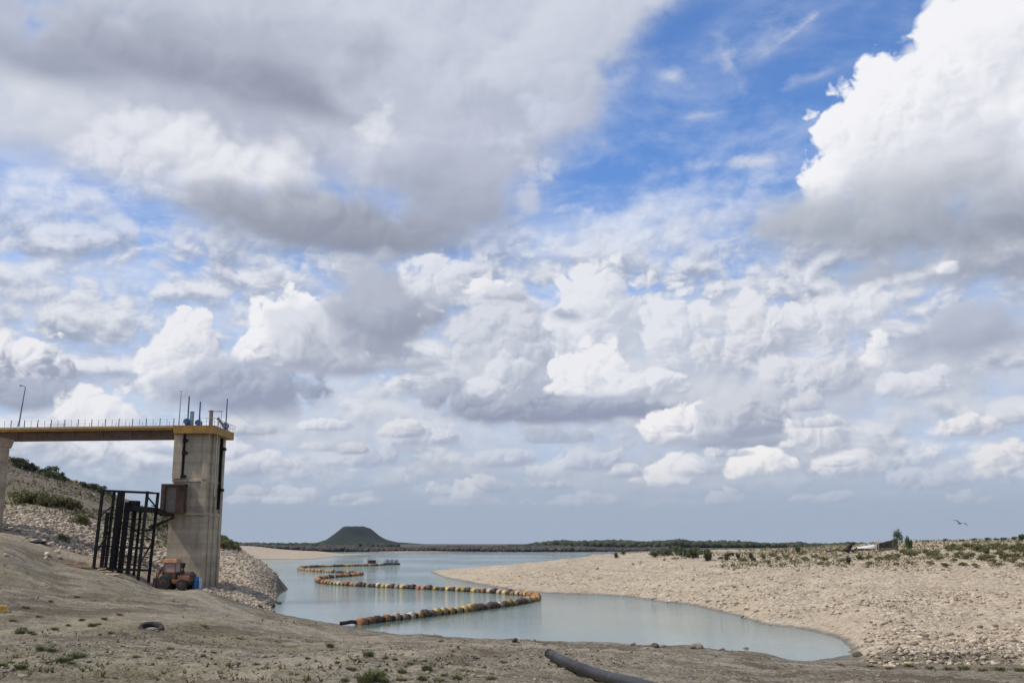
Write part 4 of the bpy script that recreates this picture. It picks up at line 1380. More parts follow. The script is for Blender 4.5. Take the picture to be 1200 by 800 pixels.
rel(MB().box(sx0 + 2.6, sx0 + 3.6, SY0 + 1.2, SY0 + 2.2, zf + 0.303, zf + 0.95), st).build('winch', M_BLACK, st, bevel=0.05)

gw = empty('steel_gangway', (at(185, 600, 121).x, 121.5, zf))
tag(gw, 'black steel gangway between the lattice tower and the concrete tower', 'gangway')
pa, pb = Vector((sx1 + 0.42, SY0 + 2.0, zf - 0.1)), Vector((gx0 + 1.2, 123.5, at(200, 602, 123).z - 0.15))
rel(MB().bar(pa, pb, 1.3, 0.28), gw).build('deck', M_BLACK, gw)
for dy, lo in ((-0.4, 622), (0.5, 617)):
    q = Vector((sx1 + 0.1, SY0 + 1.5 + dy, at(166, lo, SY0 + 1).z))
    rel(MB().bar(q, pb + Vector((0.5, dy * 0.4, -0.25)), 0.17), gw).build('strut', M_BLACK, gw)
for k in (0.3, 0.55):
    q = pa.lerp(pb, k)
    rel(MB().bar(q, q + Vector((-0.25, 0, -0.95 + k)), 0.1), gw).build('hanger', M_BLACK, gw)
rel(MB().tube([pa + Vector((0, -0.6, 0.5)), pa.lerp(pb, 0.75) + Vector((0, -0.6, 0.38))], 0.05, 6), gw).build('hand_rail', M_BLACK, gw)

# ------------------------------------------------------------------ old orange loader beside the tower
LY = 117.0
lc = at(206, 691, LY)
lz = hz(lc.x, LY)
ld = empty('wheel_loader', (lc.x, LY, lz), R(-8))
tag(ld, 'old rusty orange loader with a cab, parked at the foot of the concrete tower', 'loader')


def wheel(x_, y_, r_, w_):
    ty = MB().lathe((0, 0, 0), [(r_ * 0.55, -w_ / 2), (r_ * 0.9, -w_ / 2), (r_, -w_ * 0.32), (r_, w_ * 0.32), (r_ * 0.9, w_ / 2), (r_ * 0.55, w_ / 2)], 22, 'y')
    ty.v = [(p[0] + x_, p[1] + y_, p[2] + r_) for p in ty.v]
    o = ty.build('wheel', M_RUBBER, ld, smooth=True)
    MB().lathe((x_, y_, r_), [(r_ * 0.2, -w_ / 2 - 0.05), (r_ * 0.5, -w_ / 2 - 0.01), (r_ * 0.52, w_ / 2 + 0.01), (r_ * 0.2, w_ / 2 + 0.05)], 14, 'y').build('rim', M_RUST, o)


for y_ in (-1.0, 1.0):
    wheel(-0.95, y_, 0.82, 0.5)
    wheel(1.15, y_, 0.62, 0.42)
MB().box(-2.0, 2.0, -0.62, 0.62, 0.55, 1.0).build('chassis', M_ENGINE, ld, bevel=0.04)
MB().box(-2.3, -1.85, -1.1, 1.1, 0.2, 1.35, 0.9).build('counterweight', M_MAROON, ld, bevel=0.08)
MB().box(0.25, 1.85, -0.62, 0.62, 1.0, 1.62, 0.92).build('engine_hood', M_ORANGE, ld, bevel=0.07)
MB().box(0.3, 2.05, -0.5, 0.5, 1.62, 2.0, 0.75).build('engine_top', M_ENGINE, ld, bevel=0.08)
MB().box(1.3, 2.2, -0.55, 0.55, 0.95, 1.75, 0.8).build('radiator', M_ENGINE, ld, bevel=0.05)
MB().tube([(0.78, -0.15, 1.9), (0.78, -0.15, 2.55), (0.80, -0.15, 2.95)], [0.26, 0.2, 0.24], 12).build('exhaust_stack', M_ENGINE, ld, smooth=True)
cb = MB().box(-1.35, 0.2, -0.75, 0.75, 1.0, 1.95).build('cab', M_RUST, ld, bevel=0.04)
for x_, y_ in ((-1.3, -0.7), (0.12, -0.7), (-1.3, 0.7), (0.12, 0.7)):
    MB().bar((x_, y_, 1.95), (x_ * 0.93, y_ * 0.95, 2.95), 0.1).build('pillar', M_ORANGE, cb)
MB().box(-1.2, 0.0, -0.66, -0.62, 1.96, 2.93).build('window', M_GLASS, cb)
MB().box(0.06, 0.09, -0.6, 0.6, 1.96, 2.93).build('window', M_GLASS, cb)
MB().box(-1.24, -1.2, -0.6, 0.6, 1.96, 2.93).build('window', M_GLASS, cb)
MB().box(-1.5, 0.3, -0.85, 0.85, 2.95, 3.4, 0.88).build('roof', M_CREAM, cb, bevel=0.08)
MB().bar((-1.9, -0.85, 1.2), (-1.35, -0.8, 2.5), 0.12).build('ladder_rail', M_MAROON, ld)
MB().bar((-2.1, -0.85, 0.9), (-1.9, -0.85, 1.9), 0.09).build('ladder_rail', M_MAROON, ld)
MB().box(-0.2, 1.6, -0.9, -0.7, 0.75, 1.15).build('side_tank', M_ORANGE, ld, bevel=0.05)

q = at(229, 690, LY)
dr = empty('plastic_tank', (q.x, LY, hz(q.x, LY) - 0.03))
dr.scale = (0.85, 0.85, 0.9)
tag(dr, 'upright blue plastic tank standing against the right end of the orange loader', 'tank')
MB().lathe((0, 0, 0), [(0.36, 0.0), (0.42, 0.06), (0.42, 0.5), (0.44, 0.53), (0.42, 0.57), (0.42, 1.0), (0.44, 1.03), (0.42, 1.07), (0.42, 1.42), (0.36, 1.52), (0.12, 1.56)], 20).build('body', M_DRUM, dr, smooth=True)
MB().lathe((0.12, 0, 1.56), [(0.1, 0), (0.1, 0.08)], 10).build('cap', M_DRUMLT, dr)
lb = MB().box(0.40, 0.66, -0.3, 0.2, 0.0, 1.15, 0.9)
q2 = lb.build('lit_side_slab', M_DRUMLT, None, bevel=0.06)  # pale slab added to paint the tank's lit side
q2.location = dr.location
tag(q2, 'pale blue bundle standing for the lit side of the blue tank', 'slab')

# ------------------------------------------------------------------ floating hose with floats, and two pump rafts
def spline(pts, step):
    out = []
    P4 = [pts[0]] + pts + [pts[-1]]
    for i in range(1, len(P4) - 2):
        p0, p1, p2, p3 = P4[i - 1:i + 3]
        k = max(2, int((p2 - p1).length / 0.3))
        for j in range(k):
            t = j / k
            out.append(0.5 * ((2 * p1) + (p2 - p0) * t + (2 * p0 - 5 * p1 + 4 * p2 - p3) * t * t + (3 * p1 - p0 - 3 * p2 + p3) * t ** 3))
    out.append(pts[-1])
    res, acc = [out[0]], 0.0
    for a, b in zip(out, out[1:]):
        acc += (b - a).length
        if acc >= step:
            res.append(b)
            acc = 0.0
    return res


BOOM = [atz(*q) for q in ((424, 731.5), (445, 728.5), (480, 724.5), (520, 719.5), (560, 714.5), (600, 709), (622, 705), (630, 702.3), (627, 700), (612, 697.6), (580, 694.8), (530, 691.8),
                          (480, 689.4), (430, 687), (395, 685), (378, 683), (371.5, 680.5), (378, 678), (395, 676), (415, 674.4), (424, 673.2), (419, 672.2), (395, 670.8),
                          (370, 669.4), (354, 667.8), (350, 666.4), (358, 665), (380, 664), (405, 663.3), (436, 662.6), (452, 662.0))]
fine_ = spline(BOOM, 0.4)
bm_o = empty('floating_hose_line', BOOM[0])
tag(bm_o, 'long winding black hose line buoyed by orange and yellow floats, snaking across the water', 'floating boom')
hose = MB()
hose.tube([Vector((p.x, p.y, 0.20)) for p in fine_], 0.27, 8)
rel(hose, bm_o).build('hose', M_RUBBER, bm_o, smooth=True)
FL = [paint('float_orange', (0.46, 0.185, 0.065), 0.75, var=0.35, scale=1.5, dirt=(0.13, 0.075, 0.045), dlo=0.42, dhi=0.62), paint('float_yellow', (0.56, 0.38, 0.120), 0.75, var=0.3, dirt=(0.19, 0.135, 0.065), dlo=0.42, dhi=0.62),
      paint('float_faded', (0.50, 0.40, 0.29), 0.75, var=0.3, dirt=(0.17, 0.125, 0.09), dlo=0.42, dhi=0.62), paint('float_brown', (0.105, 0.066, 0.048), 0.75, var=0.35)]
for m in FL:
    n_ = NT(m.node_tree)
    bs_ = [q for q in m.node_tree.nodes if q.type == 'BSDF_PRINCIPLED'][0]
    src_ = bs_.inputs['Base Color'].links[0].from_socket
    rnd_ = n_.n('ShaderNodeObjectInfo').outputs['Random']
    n_.put(bs_.inputs['Base Color'], n_.mix(1.0, src_, n_.mix(rnd_, (0.55, 0.52, 0.50), (1.30, 1.30, 1.30)), 'MULTIPLY'))
tm = MB().lathe((0, 0, 0), [(0.27, -0.46), (0.42, -0.40), (0.47, -0.25), (0.47, -0.06), (0.44, 0.0), (0.47, 0.06), (0.47, 0.25), (0.42, 0.40), (0.27, 0.46)], 12, 'x')
fmesh = []
for m in FL:
    me = bpy.data.meshes.new('float')
    me.from_pydata(tm.v, [], tm.f)
    me.polygons.foreach_set('use_smooth', np.ones(len(me.polygons), bool))
    me.materials.append(m)
    fmesh.append(me)
sites = spline(BOOM, 1.22)
rsb = random.Random(4)
rest = MB()
for i in range(len(sites) - 1):
    a, b = sites[i], sites[min(i + 1, len(sites) - 1)]
    t = (b - a).normalized()
    yaw = math.atan2(t.y, t.x) + rsb.uniform(-0.2, 0.2)
    loc = Vector((a.x + rsb.uniform(-.05, .05), a.y + rsb.uniform(-.05, .05), 0.20 + rsb.uniform(-0.09, 0.12)))
    near_bend = abs(i - 38) < 9 or (112 < i < 132)
    k = rsb.choices((0, 1, 2, 3), (6, 3, 2, 1) if near_bend else (3, 4, 3, 5))[0]
    if i < 100:
        o = bpy.data.objects.new('float', fmesh[k])
        COL.objects.link(o)
        o.parent = bm_o
        o.location = loc - bm_o.location
        o.rotation_euler = (rsb.uniform(-0.3, 0.3), rsb.uniform(-0.10, 0.10), yaw)
        kk = rsb.uniform(0.84, 1.08)
        o.scale = (rsb.uniform(0.85, 1.1), kk, kk)
    else:
        M_ = Matrix.Translation(loc - bm_o.location) @ Matrix.Rotation(yaw, 4, 'Z')
        rest.add([M_ @ Vector(v) for v in tm.v], tm.f)
        rest.mi = getattr(rest, 'mi', []) + [k] * len(tm.f)
me = bpy.data.meshes.new('floats')
me.from_pydata(rest.v, [], rest.f)
for m in FL:
    me.materials.append(m)
me.polygons.foreach_set('material_index', np.array(rest.mi, np.int32))
o = bpy.data.objects.new('floats', me)
COL.objects.link(o)
o.parent = bm_o
o['kind'] = 'stuff'
# hose running up the shore to the near end
p0 = BOOM[0]
MB_ = MB().tube([p0 + Vector((0, 0, 0.2)), p0 + Vector((-0.9, -0.4, 0.28)), p0 + Vector((-1.4, -0.6, 0.20)), p0 + Vector((-1.9, -0.7, 0.16))], 0.17, 8)
rel(MB_, bm_o).build('shore_hose', M_HOSE, bm_o, smooth=True)


def raft(px, py, L, label, kind):
    p = atz(px, py)
    o = empty('pump_raft', (p.x, p.y, 0), R(4))
    tag(o, label, 'raft')
    for y_ in (-1.1, 1.1):
        MB().tube([(-L / 2, y_, 0.12), (-L / 2 + 0.4, y_, 0.15), (L / 2 - 0.4, y_, 0.15), (L / 2, y_, 0.12)], [0.2, 0.42, 0.42, 0.2], 10).build('pontoon', M_HULL if kind else M_RUBBER, o, smooth=True)
    MB().box(-L / 2 + 0.2, L / 2 - 0.2, -1.5, 1.5, 0.5, 0.66).build('deck', M_GALV, o)
    if kind:
        MB().box(-L / 2 + 0.4, -L / 2 + 1.7, -0.9, 0.9, 0.66, 2.5, 0.95).build('cabin', M_HULL, o, bevel=0.05)
        MB().box(-0.6, L / 2 - 0.5, -0.8, 0.8, 0.66, 1.75, 0.9).build('pump_engine', M_MAROON, o, bevel=0.08)
        MB().box(-0.8, L / 2 - 0.3, -1.2, 1.2, 2.3, 2.38).build('canopy', M_CREAM, o)
        for x_ in (-0.7, L / 2 - 0.4):
            MB().bar((x_, 1.1, 0.66), (x_, 1.1, 2.3), 0.07).build('canopy_post', M_GALV, o)
    else:
        for x_ in (-1.7, -0.2, 1.5):
            MB().lathe((x_, 0, 0.66), [(0.7, 0), (0.75, 0.1), (0.7, 0.85), (0.4, 1.1), (0.12, 1.35)], 12).build('pump', M_CAB, o, smooth=True)
        MB().tube([(-2.3, 0, 1.3), (0, 0.2, 1.65), (2.4, 0, 1.1)], 0.14, 8).build('pump_pipe', M_SLATE, o)


raft(433.5, 662.2, 5.0, 'white pump raft with a small cabin, at the far end of the hose line', True)
raft(458.5, 661.0, 6.2, 'grey-green pump raft with a row of pumps, farthest out beyond the white raft', False)

# ------------------------------------------------------------------ debris on the near ground
hp = []
for px_, py_, up in ((643.5, 774, 0.26), (652, 777, 0.22), (668, 784, 0.17), (690, 793, 0.16), (715, 802, 0.16), (742, 810, 0.16), (775, 820, 0.16), (830, 836, 0.16)):
    g0 = ground_at(px_, py_)
    hp.append(Vector((g0.x, g0.y, g0.z + up)))
hp = spline(hp, 0.5)
ho = empty('black_pipe', hp[0])
tag(ho, 'thick black plastic pipe lying on the gravel with its open end lifted', 'pipe')
rel(MB().tube(hp, 0.172, 16, caps=False), ho).build('pipe_wall', M_HOSE, ho, smooth=True)
t = (hp[0] - hp[1]).normalized()
rel(MB().tube([hp[0] + t * 0.002, hp[0] - t * 0.05, hp[0] - t * 1.2], [0.169, 0.148, 0.145], 16, caps=False), ho).build('pipe_bore', M_PLASTIC, ho, smooth=True)
rel(MB().tube([hp[0] + t * 0.02, hp[0] - t * 0.06], 0.182, 16, caps=False), ho).build('end_collar', M_HOSE, ho, smooth=True)

g0 = ground_at(177, 737)
# tyre
ty = empty('half_buried_tyre', (g0.x, g0.y, g0.z - 0.12), R(20))
tag(ty, 'big worn tyre lying half buried and filled with sand in the open dirt', 'tyre')
tt = MB()
for i in range(28):
    pass
bmx = bmesh.new()
nt_, nr_ = 32, 12
ring = []
for i in range(nt_):
    a = 2 * math.pi * i / nt_
    row = []
    for k in range(nr_):
        b = 2 * math.pi * k / nr_
        rr0 = 0.56 + 0.155 * math.cos(b)
        row.append(bmx.verts.new((rr0 * math.cos(a), rr0 * math.sin(a), 0.22 * math.sin(b) * (1.0 if abs(math.sin(b)) < 0.9 else 0.92) + 0.12)))
    ring.append(row)
for i in range(nt_):
    for k in range(nr_):
        bmx.faces.new((ring[i][k], ring[(i + 1) % nt_][k], ring[(i + 1) % nt_][(k + 1) % nr_], ring[i][(k + 1) % nr_]))
me = bpy.data.meshes.new('tyre_body')
bmx.to_mesh(me)
bmx.free()
me.polygons.foreach_set('use_smooth', np.ones(len(me.polygons), bool))
to = obj('tyre_body', me, M_RUBBER, ty)
ty.rotation_euler.x = R(19)
MB().lathe((0, 0, -0.1), [(0.45, 0), (0.45, 0.16), (0.25, 0.22), (0.05, 0.24)], 20).build('sand_fill', M_SAND, ty, smooth=True)

g0 = ground_at(2.5, 718)
jg = empty('plastic_container', (g0.x, g0.y, g0.z), R(25))
tag(jg, 'yellow plastic container lying on the dirt at the left edge of the picture', 'container')
MB().box(-0.28, 0.28, -0.16, 0.16, 0.0, 0.42, 0.9).build('body', M_JUG, jg, bevel=0.06)
MB().tube([(-0.1, 0, 0.40), (-0.06, 0, 0.50), (0.1, 0, 0.50), (0.14, 0, 0.40)], 0.025, 6).build('handle', M_JUG, jg)
MB().lathe((0.2, 0, 0.40), [(0.05, 0), (0.05, 0.07)], 8).build('cap', M_WHITE, jg)

rsp = random.Random(9)
PL_LABEL = {0: 'orange-brown board lying on the dirt left of the black lattice tower', 1: 'pale weathered board lying by the foot of the black lattice tower'}
proto = {}
for (px_, py_, L, ang, k) in ((84, 662, 1.5, 12, 0), (92, 665, 1.1, -18, 0), (101, 667, 1.4, 30, 0), (108, 664, 0.9, -5, 0), (96, 660, 1.0, 48, 0), (124, 671, 1.6, -22, 1), (131, 674, 1.8, -14, 1), (119, 668, 0.9, 20, 1), (137, 675, 1.2, -30, 1)):
    g0 = ground_at(px_, py_)
    o = MB().box(-L / 2, L / 2, -0.14, 0.14, 0.0, 0.07).build('timber_board', M_OCHRESOIL if k == 0 else M_WOODP, None, bevel=0.012)
    o.location = (g0.x, g0.y, g0.z + 0.10)
    o.rotation_euler = (rsp.uniform(-0.25, 0.45), rsp.uniform(-0.15, 0.15), R(ang))
    tag(o, PL_LABEL[k], 'board', 'orange boards left of the lattice tower' if k == 0 else 'pale boards at the lattice tower foot')

g0 = ground_at(43, 636)
sv, sf = [], []
for j in range(9):
    for i in range(17):
        u, v_ = i / 16 - 0.5, j / 8 - 0.5
        sv.append((u * 2.6, v_ * 1.3, 0.16 + 0.28 * math.exp(-((u - 0.08) / 0.10) ** 2) * (0.6 + v_) + 0.12 * math.sin(9 * u + 5 * v_) * (0.5 - abs(u)) + 0.05 * math.sin(23 * u - 11 * v_)))
for j in range(8):
    for i in range(16):
        a = j * 17 + i
        sf.append((a, a + 1, a + 18, a + 17))
so_ = obj('plastic_sheeting', npmesh('plastic_sheeting', sv, sf, True), M_PLASTIC)
so_.location = (g0.x, g0.y, g0.z - 0.02)
so_.rotation_euler.z = R(8)
sm = so_.modifiers.new('thickness', 'SOLIDIFY')
sm.thickness = 0.02
tag(so_, 'crumpled black plastic sheet lying among pale stones at the foot of the left slope', 'plastic sheet')


def boulder(px, py, r_, label, group, m, seed, flat=0.65):
    g0 = ground_at(px, py)
    me = scatter('boulder', np.array([[0, 0, 0.0]]), np.array([[r_, r_ * 0.8, r_ * flat]]), seed, 0.25)
    bm = bmesh.new()
    bm.from_mesh(me)
    bmesh.ops.subdivide_edges(bm, edges=bm.edges[:], cuts=2, use_grid_fill=True, smooth=0.6)
    rb = random.Random(seed)
    for v in bm.verts:
        v.co *= rb.uniform(0.93, 1.07)
    bm.to_mesh(me)
    bm.free()
    attr2 = me.attributes.get('shade')
    o = obj('boulder', me, m)
    o.location = (g0.x, g0.y, g0.z + r_ * flat * 0.35)
    tag(o, label, 'boulder', group)


for i, (px_, py_, r_) in enumerate(((311, 708, 0.55), (318, 711, 0.45), (327, 709, 0.4), (333, 711, 0.3), (304, 712, 0.35))):
    boulder(px_, py_, r_, 'dark wet boulder at the water edge right of the rubble slope', 'boulders below the rubble slope', M_PEB, 60 + i)
for i, (px_, py_, r_) in enumerate(((625, 751, .22), (631, 750, .26), (603, 752, .18), (742, 755, .2), (768, 757, .25), (776, 758, .18), (812, 759, .22), (818, 759, .3), (846, 761, .2), (874, 762, .28), (938, 767, .25), (950, 767.5, .22))):
    boulder(px_, py_, r_, 'small dark stone sitting at the near waterline between shore and boom', 'stones along the near waterline', M_PEB, 80 + i)
for i, (px_, py_, r_) in enumerate(((55, 651, .4), (67, 647, .35), (54, 655, .3), (70, 655, .33), (7, 652, .3))):
    boulder(px_, py_, r_, 'pale block of stone below the black plastic sheet', 'pale blocks below the plastic sheet', M_LIME, 100 + i)
boulder(1006, 769, 0.36, 'dark blocky stone at the notch where the stony ledge meets the water', None, M_PEB, 120, 0.7)

# ------------------------------------------------------------------ camp debris on the right bank
def gl(px, py):
    return ground_at(px, py)


g0 = gl(1040, 644)
s_ = g0.y / F
tp = empty('tarpaulin_shelter', g0 + Vector((0, 0, -0.15)), R(-10))
tag(tp, 'low dark tarpaulin shelter with a sloping top, on the right bank beside the sapling', 'shelter')
hw, hh = 10.5 * s_, 13.5 * s_
me_ = MB()
me_.add([(-hw, -1.2, 0), (hw, -1.2, 0), (hw, 1.2, 0), (-hw, 1.2, 0), (-hw * 0.95, -1.1, hh * 0.62), (hw * 0.92, -1.0, hh * 0.98), (hw * 0.92, 1.0, hh * 0.9), (-hw * 0.95, 1.1, hh * 0.58)],
        [(0, 3, 2, 1), (4, 5, 6, 7), (0, 1, 5, 4), (1, 2, 6, 5), (2, 3, 7, 6), (3, 0, 4, 7)])
cv = me_.build('cover', M_TARP, tp, bevel=0.18)
MB().box(-hw * 0.9, hw * 0.95, -1.32, -1.21, 0.0, hh * 0.25).build('skirt', M_DRIFT, tp)
MB().tube([(-hw * 1.02, -1.25, 0), (-hw * 1.0, -1.2, hh * 0.95)], 0.05, 6).build('pole', M_WOODP, tp)
MB().tube([(hw * 0.98, -1.15, 0), (hw * 1.02, -1.1, hh * 1.05)], 0.05, 6).build('pole', M_WOODP, tp)

g0 = gl(1014, 645)
s_ = g0.y / F
bo = empty('overturned_boat', g0 + Vector((0, 0, 0.25)), R(6))
tag(bo, 'white boat hull lying upturned between dark driftwood and the tarpaulin shelter', 'boat')
L = 13 * s_
vs, fs = [], []
for i in range(13):
    u = i / 12
    wv = 0.95 * math.sin(math.pi * (0.12 + 0.80 * u)) ** 0.6
    hv = 6.2 * s_ * (0.30 + 0.70 * u) 
    for k in range(9):
        a = math.pi * k / 8
        vs.append((-L + 2 * L * u, math.cos(a) * wv, math.sin(a) ** 0.7 * hv * (0.9 if u < 1 else 0.75)))
for i in range(12):
    for k in range(8):
        a = i * 9 + k
        fs.append((a, a + 1, a + 10, a + 9))
fs2 = MB().add(vs, fs)
fs2.f.append(tuple(range(8, -1, -1)))
fs2.f.append(tuple(12 * 9 + k for k in range(9)))
fs2.build('hull', M_HULL, bo, smooth=True)
MB().tube([(-L * 0.95, 0, 6.2 * s_ * 0.29), (0, 0, 6.2 * s_ * 0.62), (L * 0.97, 0, 6.2 * s_ * 0.88)], 0.05, 6).build('keel', M_WOODP, bo)
MB().box(-L * 0.9, L, -1.05, -0.96, -0.28, 0.12).build('gunwale', M_RUST, bo)


def driftwood(px, py, pieces, label, m):
    g0 = gl(px, py)
    s_ = g0.y / F
    o = empty('driftwood_pile', g0)
    tag(o, label, 'driftwood')
    for (x0, z0, x1, z1, r_, yy) in pieces:
        a, b = Vector((x0 * s_, yy, z0 * s_)), Vector((x1 * s_, yy + 0.3, z1 * s_))
        MB().tube([a, a.lerp(b, 0.5) + Vector((0.05, 0.1, 0.06)), b], [r_ * s_, r_ * s_ * 0.85, r_ * s_ * 0.55], 8).build('log', m, o, smooth=True)


driftwood(996, 649, ((-6, 3, 4, 11, 1.9, 0), (-2, 1, 6, 12.5, 2.0, 0.3), (2, 10, 8, 11, 2.2, 0.5), (-4, 5, 2, 3, 1.5, -0.4), (3, 2, 9, 6, 1.6, -.2), (-9, 2.5, -2, 5.0, 1.0, 0.2)), 'tangled pile of dark driftwood left of the white upturned hull', M_DARKDRIFT)
driftwood(976, 647, ((-8, 0.5, 10, 3.0, 0.8, 0), (-4, 2.0, 6, 0.8, 0.6, 0.4)), 'thin dark logs lying left of the driftwood pile', M_DARKDRIFT)
driftwood(517, 666, ((-5, 0.6, 9, 1.6, 0.9, 0), (-3, 1.4, 3, 0.7, 0.6, 0.3)), 'dark log washed up on the tip of the sand spit', M_DARKDRIFT)
driftwood(855, 652, ((-6, 1.0, 6, 4.0, 1.5, 0), (-3, 0.8, 4, 1.2, 1.8, 0.5), (0, 3, 6, 1.2, 1.2, 0.3)), 'reddish-brown brushwood heap on the pale bank right of the dark green bushes', M_RUST)

# ------------------------------------------------------------------ bird
bp = at(1125, 613, 118)
bd = empty('bird', bp, R(15))
tag(bd, 'small bird gliding with spread wings above the right bank', 'bird')
bod = MB()
bod.lathe((0, 0, 0), [(0.005, -0.30), (0.04, -0.26), (0.085, -0.10), (0.09, 0.02), (0.06, 0.16), (0.045, 0.22), (0.03, 0.28), (0.004, 0.34)], 10, 'y')
wv, wf = [], []
for s in (-1, 1):
    k0 = len(bod.v)
    row = [(0.05, 0.10, -0.14, 0.03), (0.30, 0.15, -0.10, 0.14), (0.58, 0.10, -0.12, 0.20), (0.82, -0.02, -0.16, 0.13), (0.98, -0.14, -0.19, 0.08)]
    vv = []
    for x_, f_, bck, z_ in row:
        vv += [(s * x_, f_, z_ + 0.012), (s * x_, bck, z_ + 0.008), (s * x_, f_, z_ - 0.012), (s * x_, bck, z_ - 0.006)]
    ff = []
    for i in range(4):
        a = i * 4
        ff += [(a, a + 4, a + 5, a + 1), (a + 2, a + 3, a + 7, a + 6), (a, a + 2, a + 6, a + 4), (a + 1, a + 5, a + 7, a + 3)]
    ff += [(0, 1, 3, 2), (16, 18, 19, 17)]
    bod.add(vv, ff)
bod.add([(-0.05, -0.24, 0.01), (0.05, -0.24, 0.01), (0.10, -0.46, 0.01), (-0.10, -0.46, 0.01), (-0.05, -0.24, -0.01), (0.05, -0.24, -0.01), (0.10, -0.46, -0.005), (-0.10, -0.46, -0.005)],
        [(0, 1, 2, 3), (4, 7, 6, 5), (0, 4, 5, 1), (1, 5, 6, 2), (2, 6, 7, 3), (3, 7, 4, 0)])
bod.build('body', M_BIRD, bd, smooth=True)
bd.rotation_euler = (R(6), R(20), R(-50))

# ------------------------------------------------------------------ plants
def leaf_material(name, c0, c1, c2=None):
    m, n, bs = mat(name)
    a = n.n('ShaderNodeAttribute')
    a.attribute_name = 'shade'
    c = n.mix(a.outputs['Fac'], c0, c1)
    if c2:
        c = n.mix(n.smooth(a.outputs['Fac'], 0.86, 0.92), c, c2)
    n.put(bs.inputs['Base Color'], c)
    bs.inputs['Roughness'].default_value = 0.7
    bs.inputs['Specular IOR Level'].default_value = 0.25
    bs.inputs['Subsurface Weight'].default_value = 0.0
    return m


M_OLIVE = leaf_material('olive_leaves', (0.090, 0.092, 0.035), (0.240, 0.225, 0.095), (0.34, 0.28, 0.15))
M_GREEN = leaf_material('green_leaves', (0.036, 0.066, 0.026), (0.115, 0.165, 0.065))
M_DARK = leaf_material('dark_leaves', (0.045, 0.064, 0.032), (0.140, 0.160, 0.080))
M_STRAW = leaf_material('dry_blades', (0.130, 0.120, 0.050), (0.30, 0.26, 0.14))
M_BLADE = leaf_material('green_blades', (0.062, 0.085, 0.026), (0.175, 0.195, 0.075), (0.28, 0.24, 0.12))
M_STEM = paint('stem_bark', (0.085, 0.066, 0.048), 0.9)


def foliage(n_, rx, rz, leaf, seed, lumps=7):
    rs = np.random.RandomState(seed)
    lc = (rs.rand(lumps, 3) - 0.5) * np.array([1.5, 1.5, 1.1]) * np.array([rx, rx, rz]) + np.array([0, 0, rz])
    lr = (0.30 + 0.32 * rs.rand(lumps))
    k = rs.randint(0, lumps, n_)
    d = rs.normal(size=(n_, 3))
    d /= np.linalg.norm(d, axis=1)[:, None]
    rad = rs.rand(n_) ** 0.5
    c = lc[k] + d * (rad * lr[k])[:, None] * np.array([rx, rx, rz]) * 1.15
    c[:, 2] = np.maximum(c[:, 2], 0.04 * rz)
    a = rs.normal(size=(n_, 3))
    a /= np.linalg.norm(a, axis=1)[:, None]
    b = np.cross(a, rs.normal(size=(n_, 3)))
    b /= np.linalg.norm(b, axis=1)[:, None]
    s = leaf * (0.6 + 0.8 * rs.rand(n_))[:, None]
    v = np.stack([c - a * s, c + b * s * 0.45, c + a * s, c - b * s * 0.45], 1).reshape(-1, 3)
    f = np.arange(n_ * 4).reshape(-1, 4)
    me = npmesh('foliage', v, f)
    attr(me, 'shade', np.repeat(np.clip(0.25 * rs.rand(n_) + 0.75 * rs.rand(lumps)[k], 0, 1), 4))
    return me


def shrub_proto(name, m, n_, rx, rz, leaf, seed):
    """one unit-sized shrub at the origin, about 2*rz high"""
    o = empty(name, (0, 0, 0))
    obj('foliage', foliage(n_, rx, rz, leaf, seed), m, o)
    rb = random.Random(seed)
    s = MB()
    for i in range(6):
        a = rb.uniform(0, 6.28)
        s.tube([(0, 0, -0.05), (0.25 * rx * math.cos(a), 0.25 * rx * math.sin(a), 0.6 * rz), (0.7 * rx * math.cos(a), 0.7 * rx * math.sin(a), rz * rb.uniform(1.0, 1.6))], [0.03, 0.02, 0.008], 5)
    s.build('stem', M_STEM, o)
    return o


def grass_proto(m, n_, h, spread, seed):
    rs = np.random.RandomState(seed)
    a = rs.rand(n_) * 6.283
    r0 = spread * 0.45 * rs.rand(n_) ** 0.6
    lean = 0.15 + 0.65 * rs.rand(n_)
    hh = h * (0.5 + 0.6 * rs.rand(n_))
    p0 = np.stack([r0 * np.cos(a), r0 * np.sin(a), np.zeros(n_)], 1)
    out = np.stack([np.cos(a + 0.5 * rs.normal(size=n_)), np.sin(a + 0.5 * rs.normal(size=n_)), np.zeros(n_)], 1)
    side = np.stack([-out[:, 1], out[:, 0], np.zeros(n_)], 1) * (0.012 + 0.014 * rs.rand(n_))[:, None]
    up = np.array([[0, 0, 1.0]])
    p1 = p0 + out * (lean * hh * 0.35)[:, None] + up * (hh * 0.6)[:, None]
    p2 = p0 + out * (lean * hh * 0.95)[:, None] + up * (hh * (1.0 - 0.35 * lean))[:, None]
    v = np.stack([p0 - side, p0 + side, p1 + side * 0.8, p1 - side * 0.8, p2 + side * 0.15, p2 - side * 0.15], 1).reshape(-1, 3)
    i = np.arange(n_)[:, None] * 6
    f = np.concatenate([i + np.array([[0, 1, 2, 3]]), i + np.array([[3, 2, 4, 5]])])
    me = npmesh('grass_tuft', v, f)
    attr(me, 'shade', np.repeat(rs.rand(n_), 6))
    return me


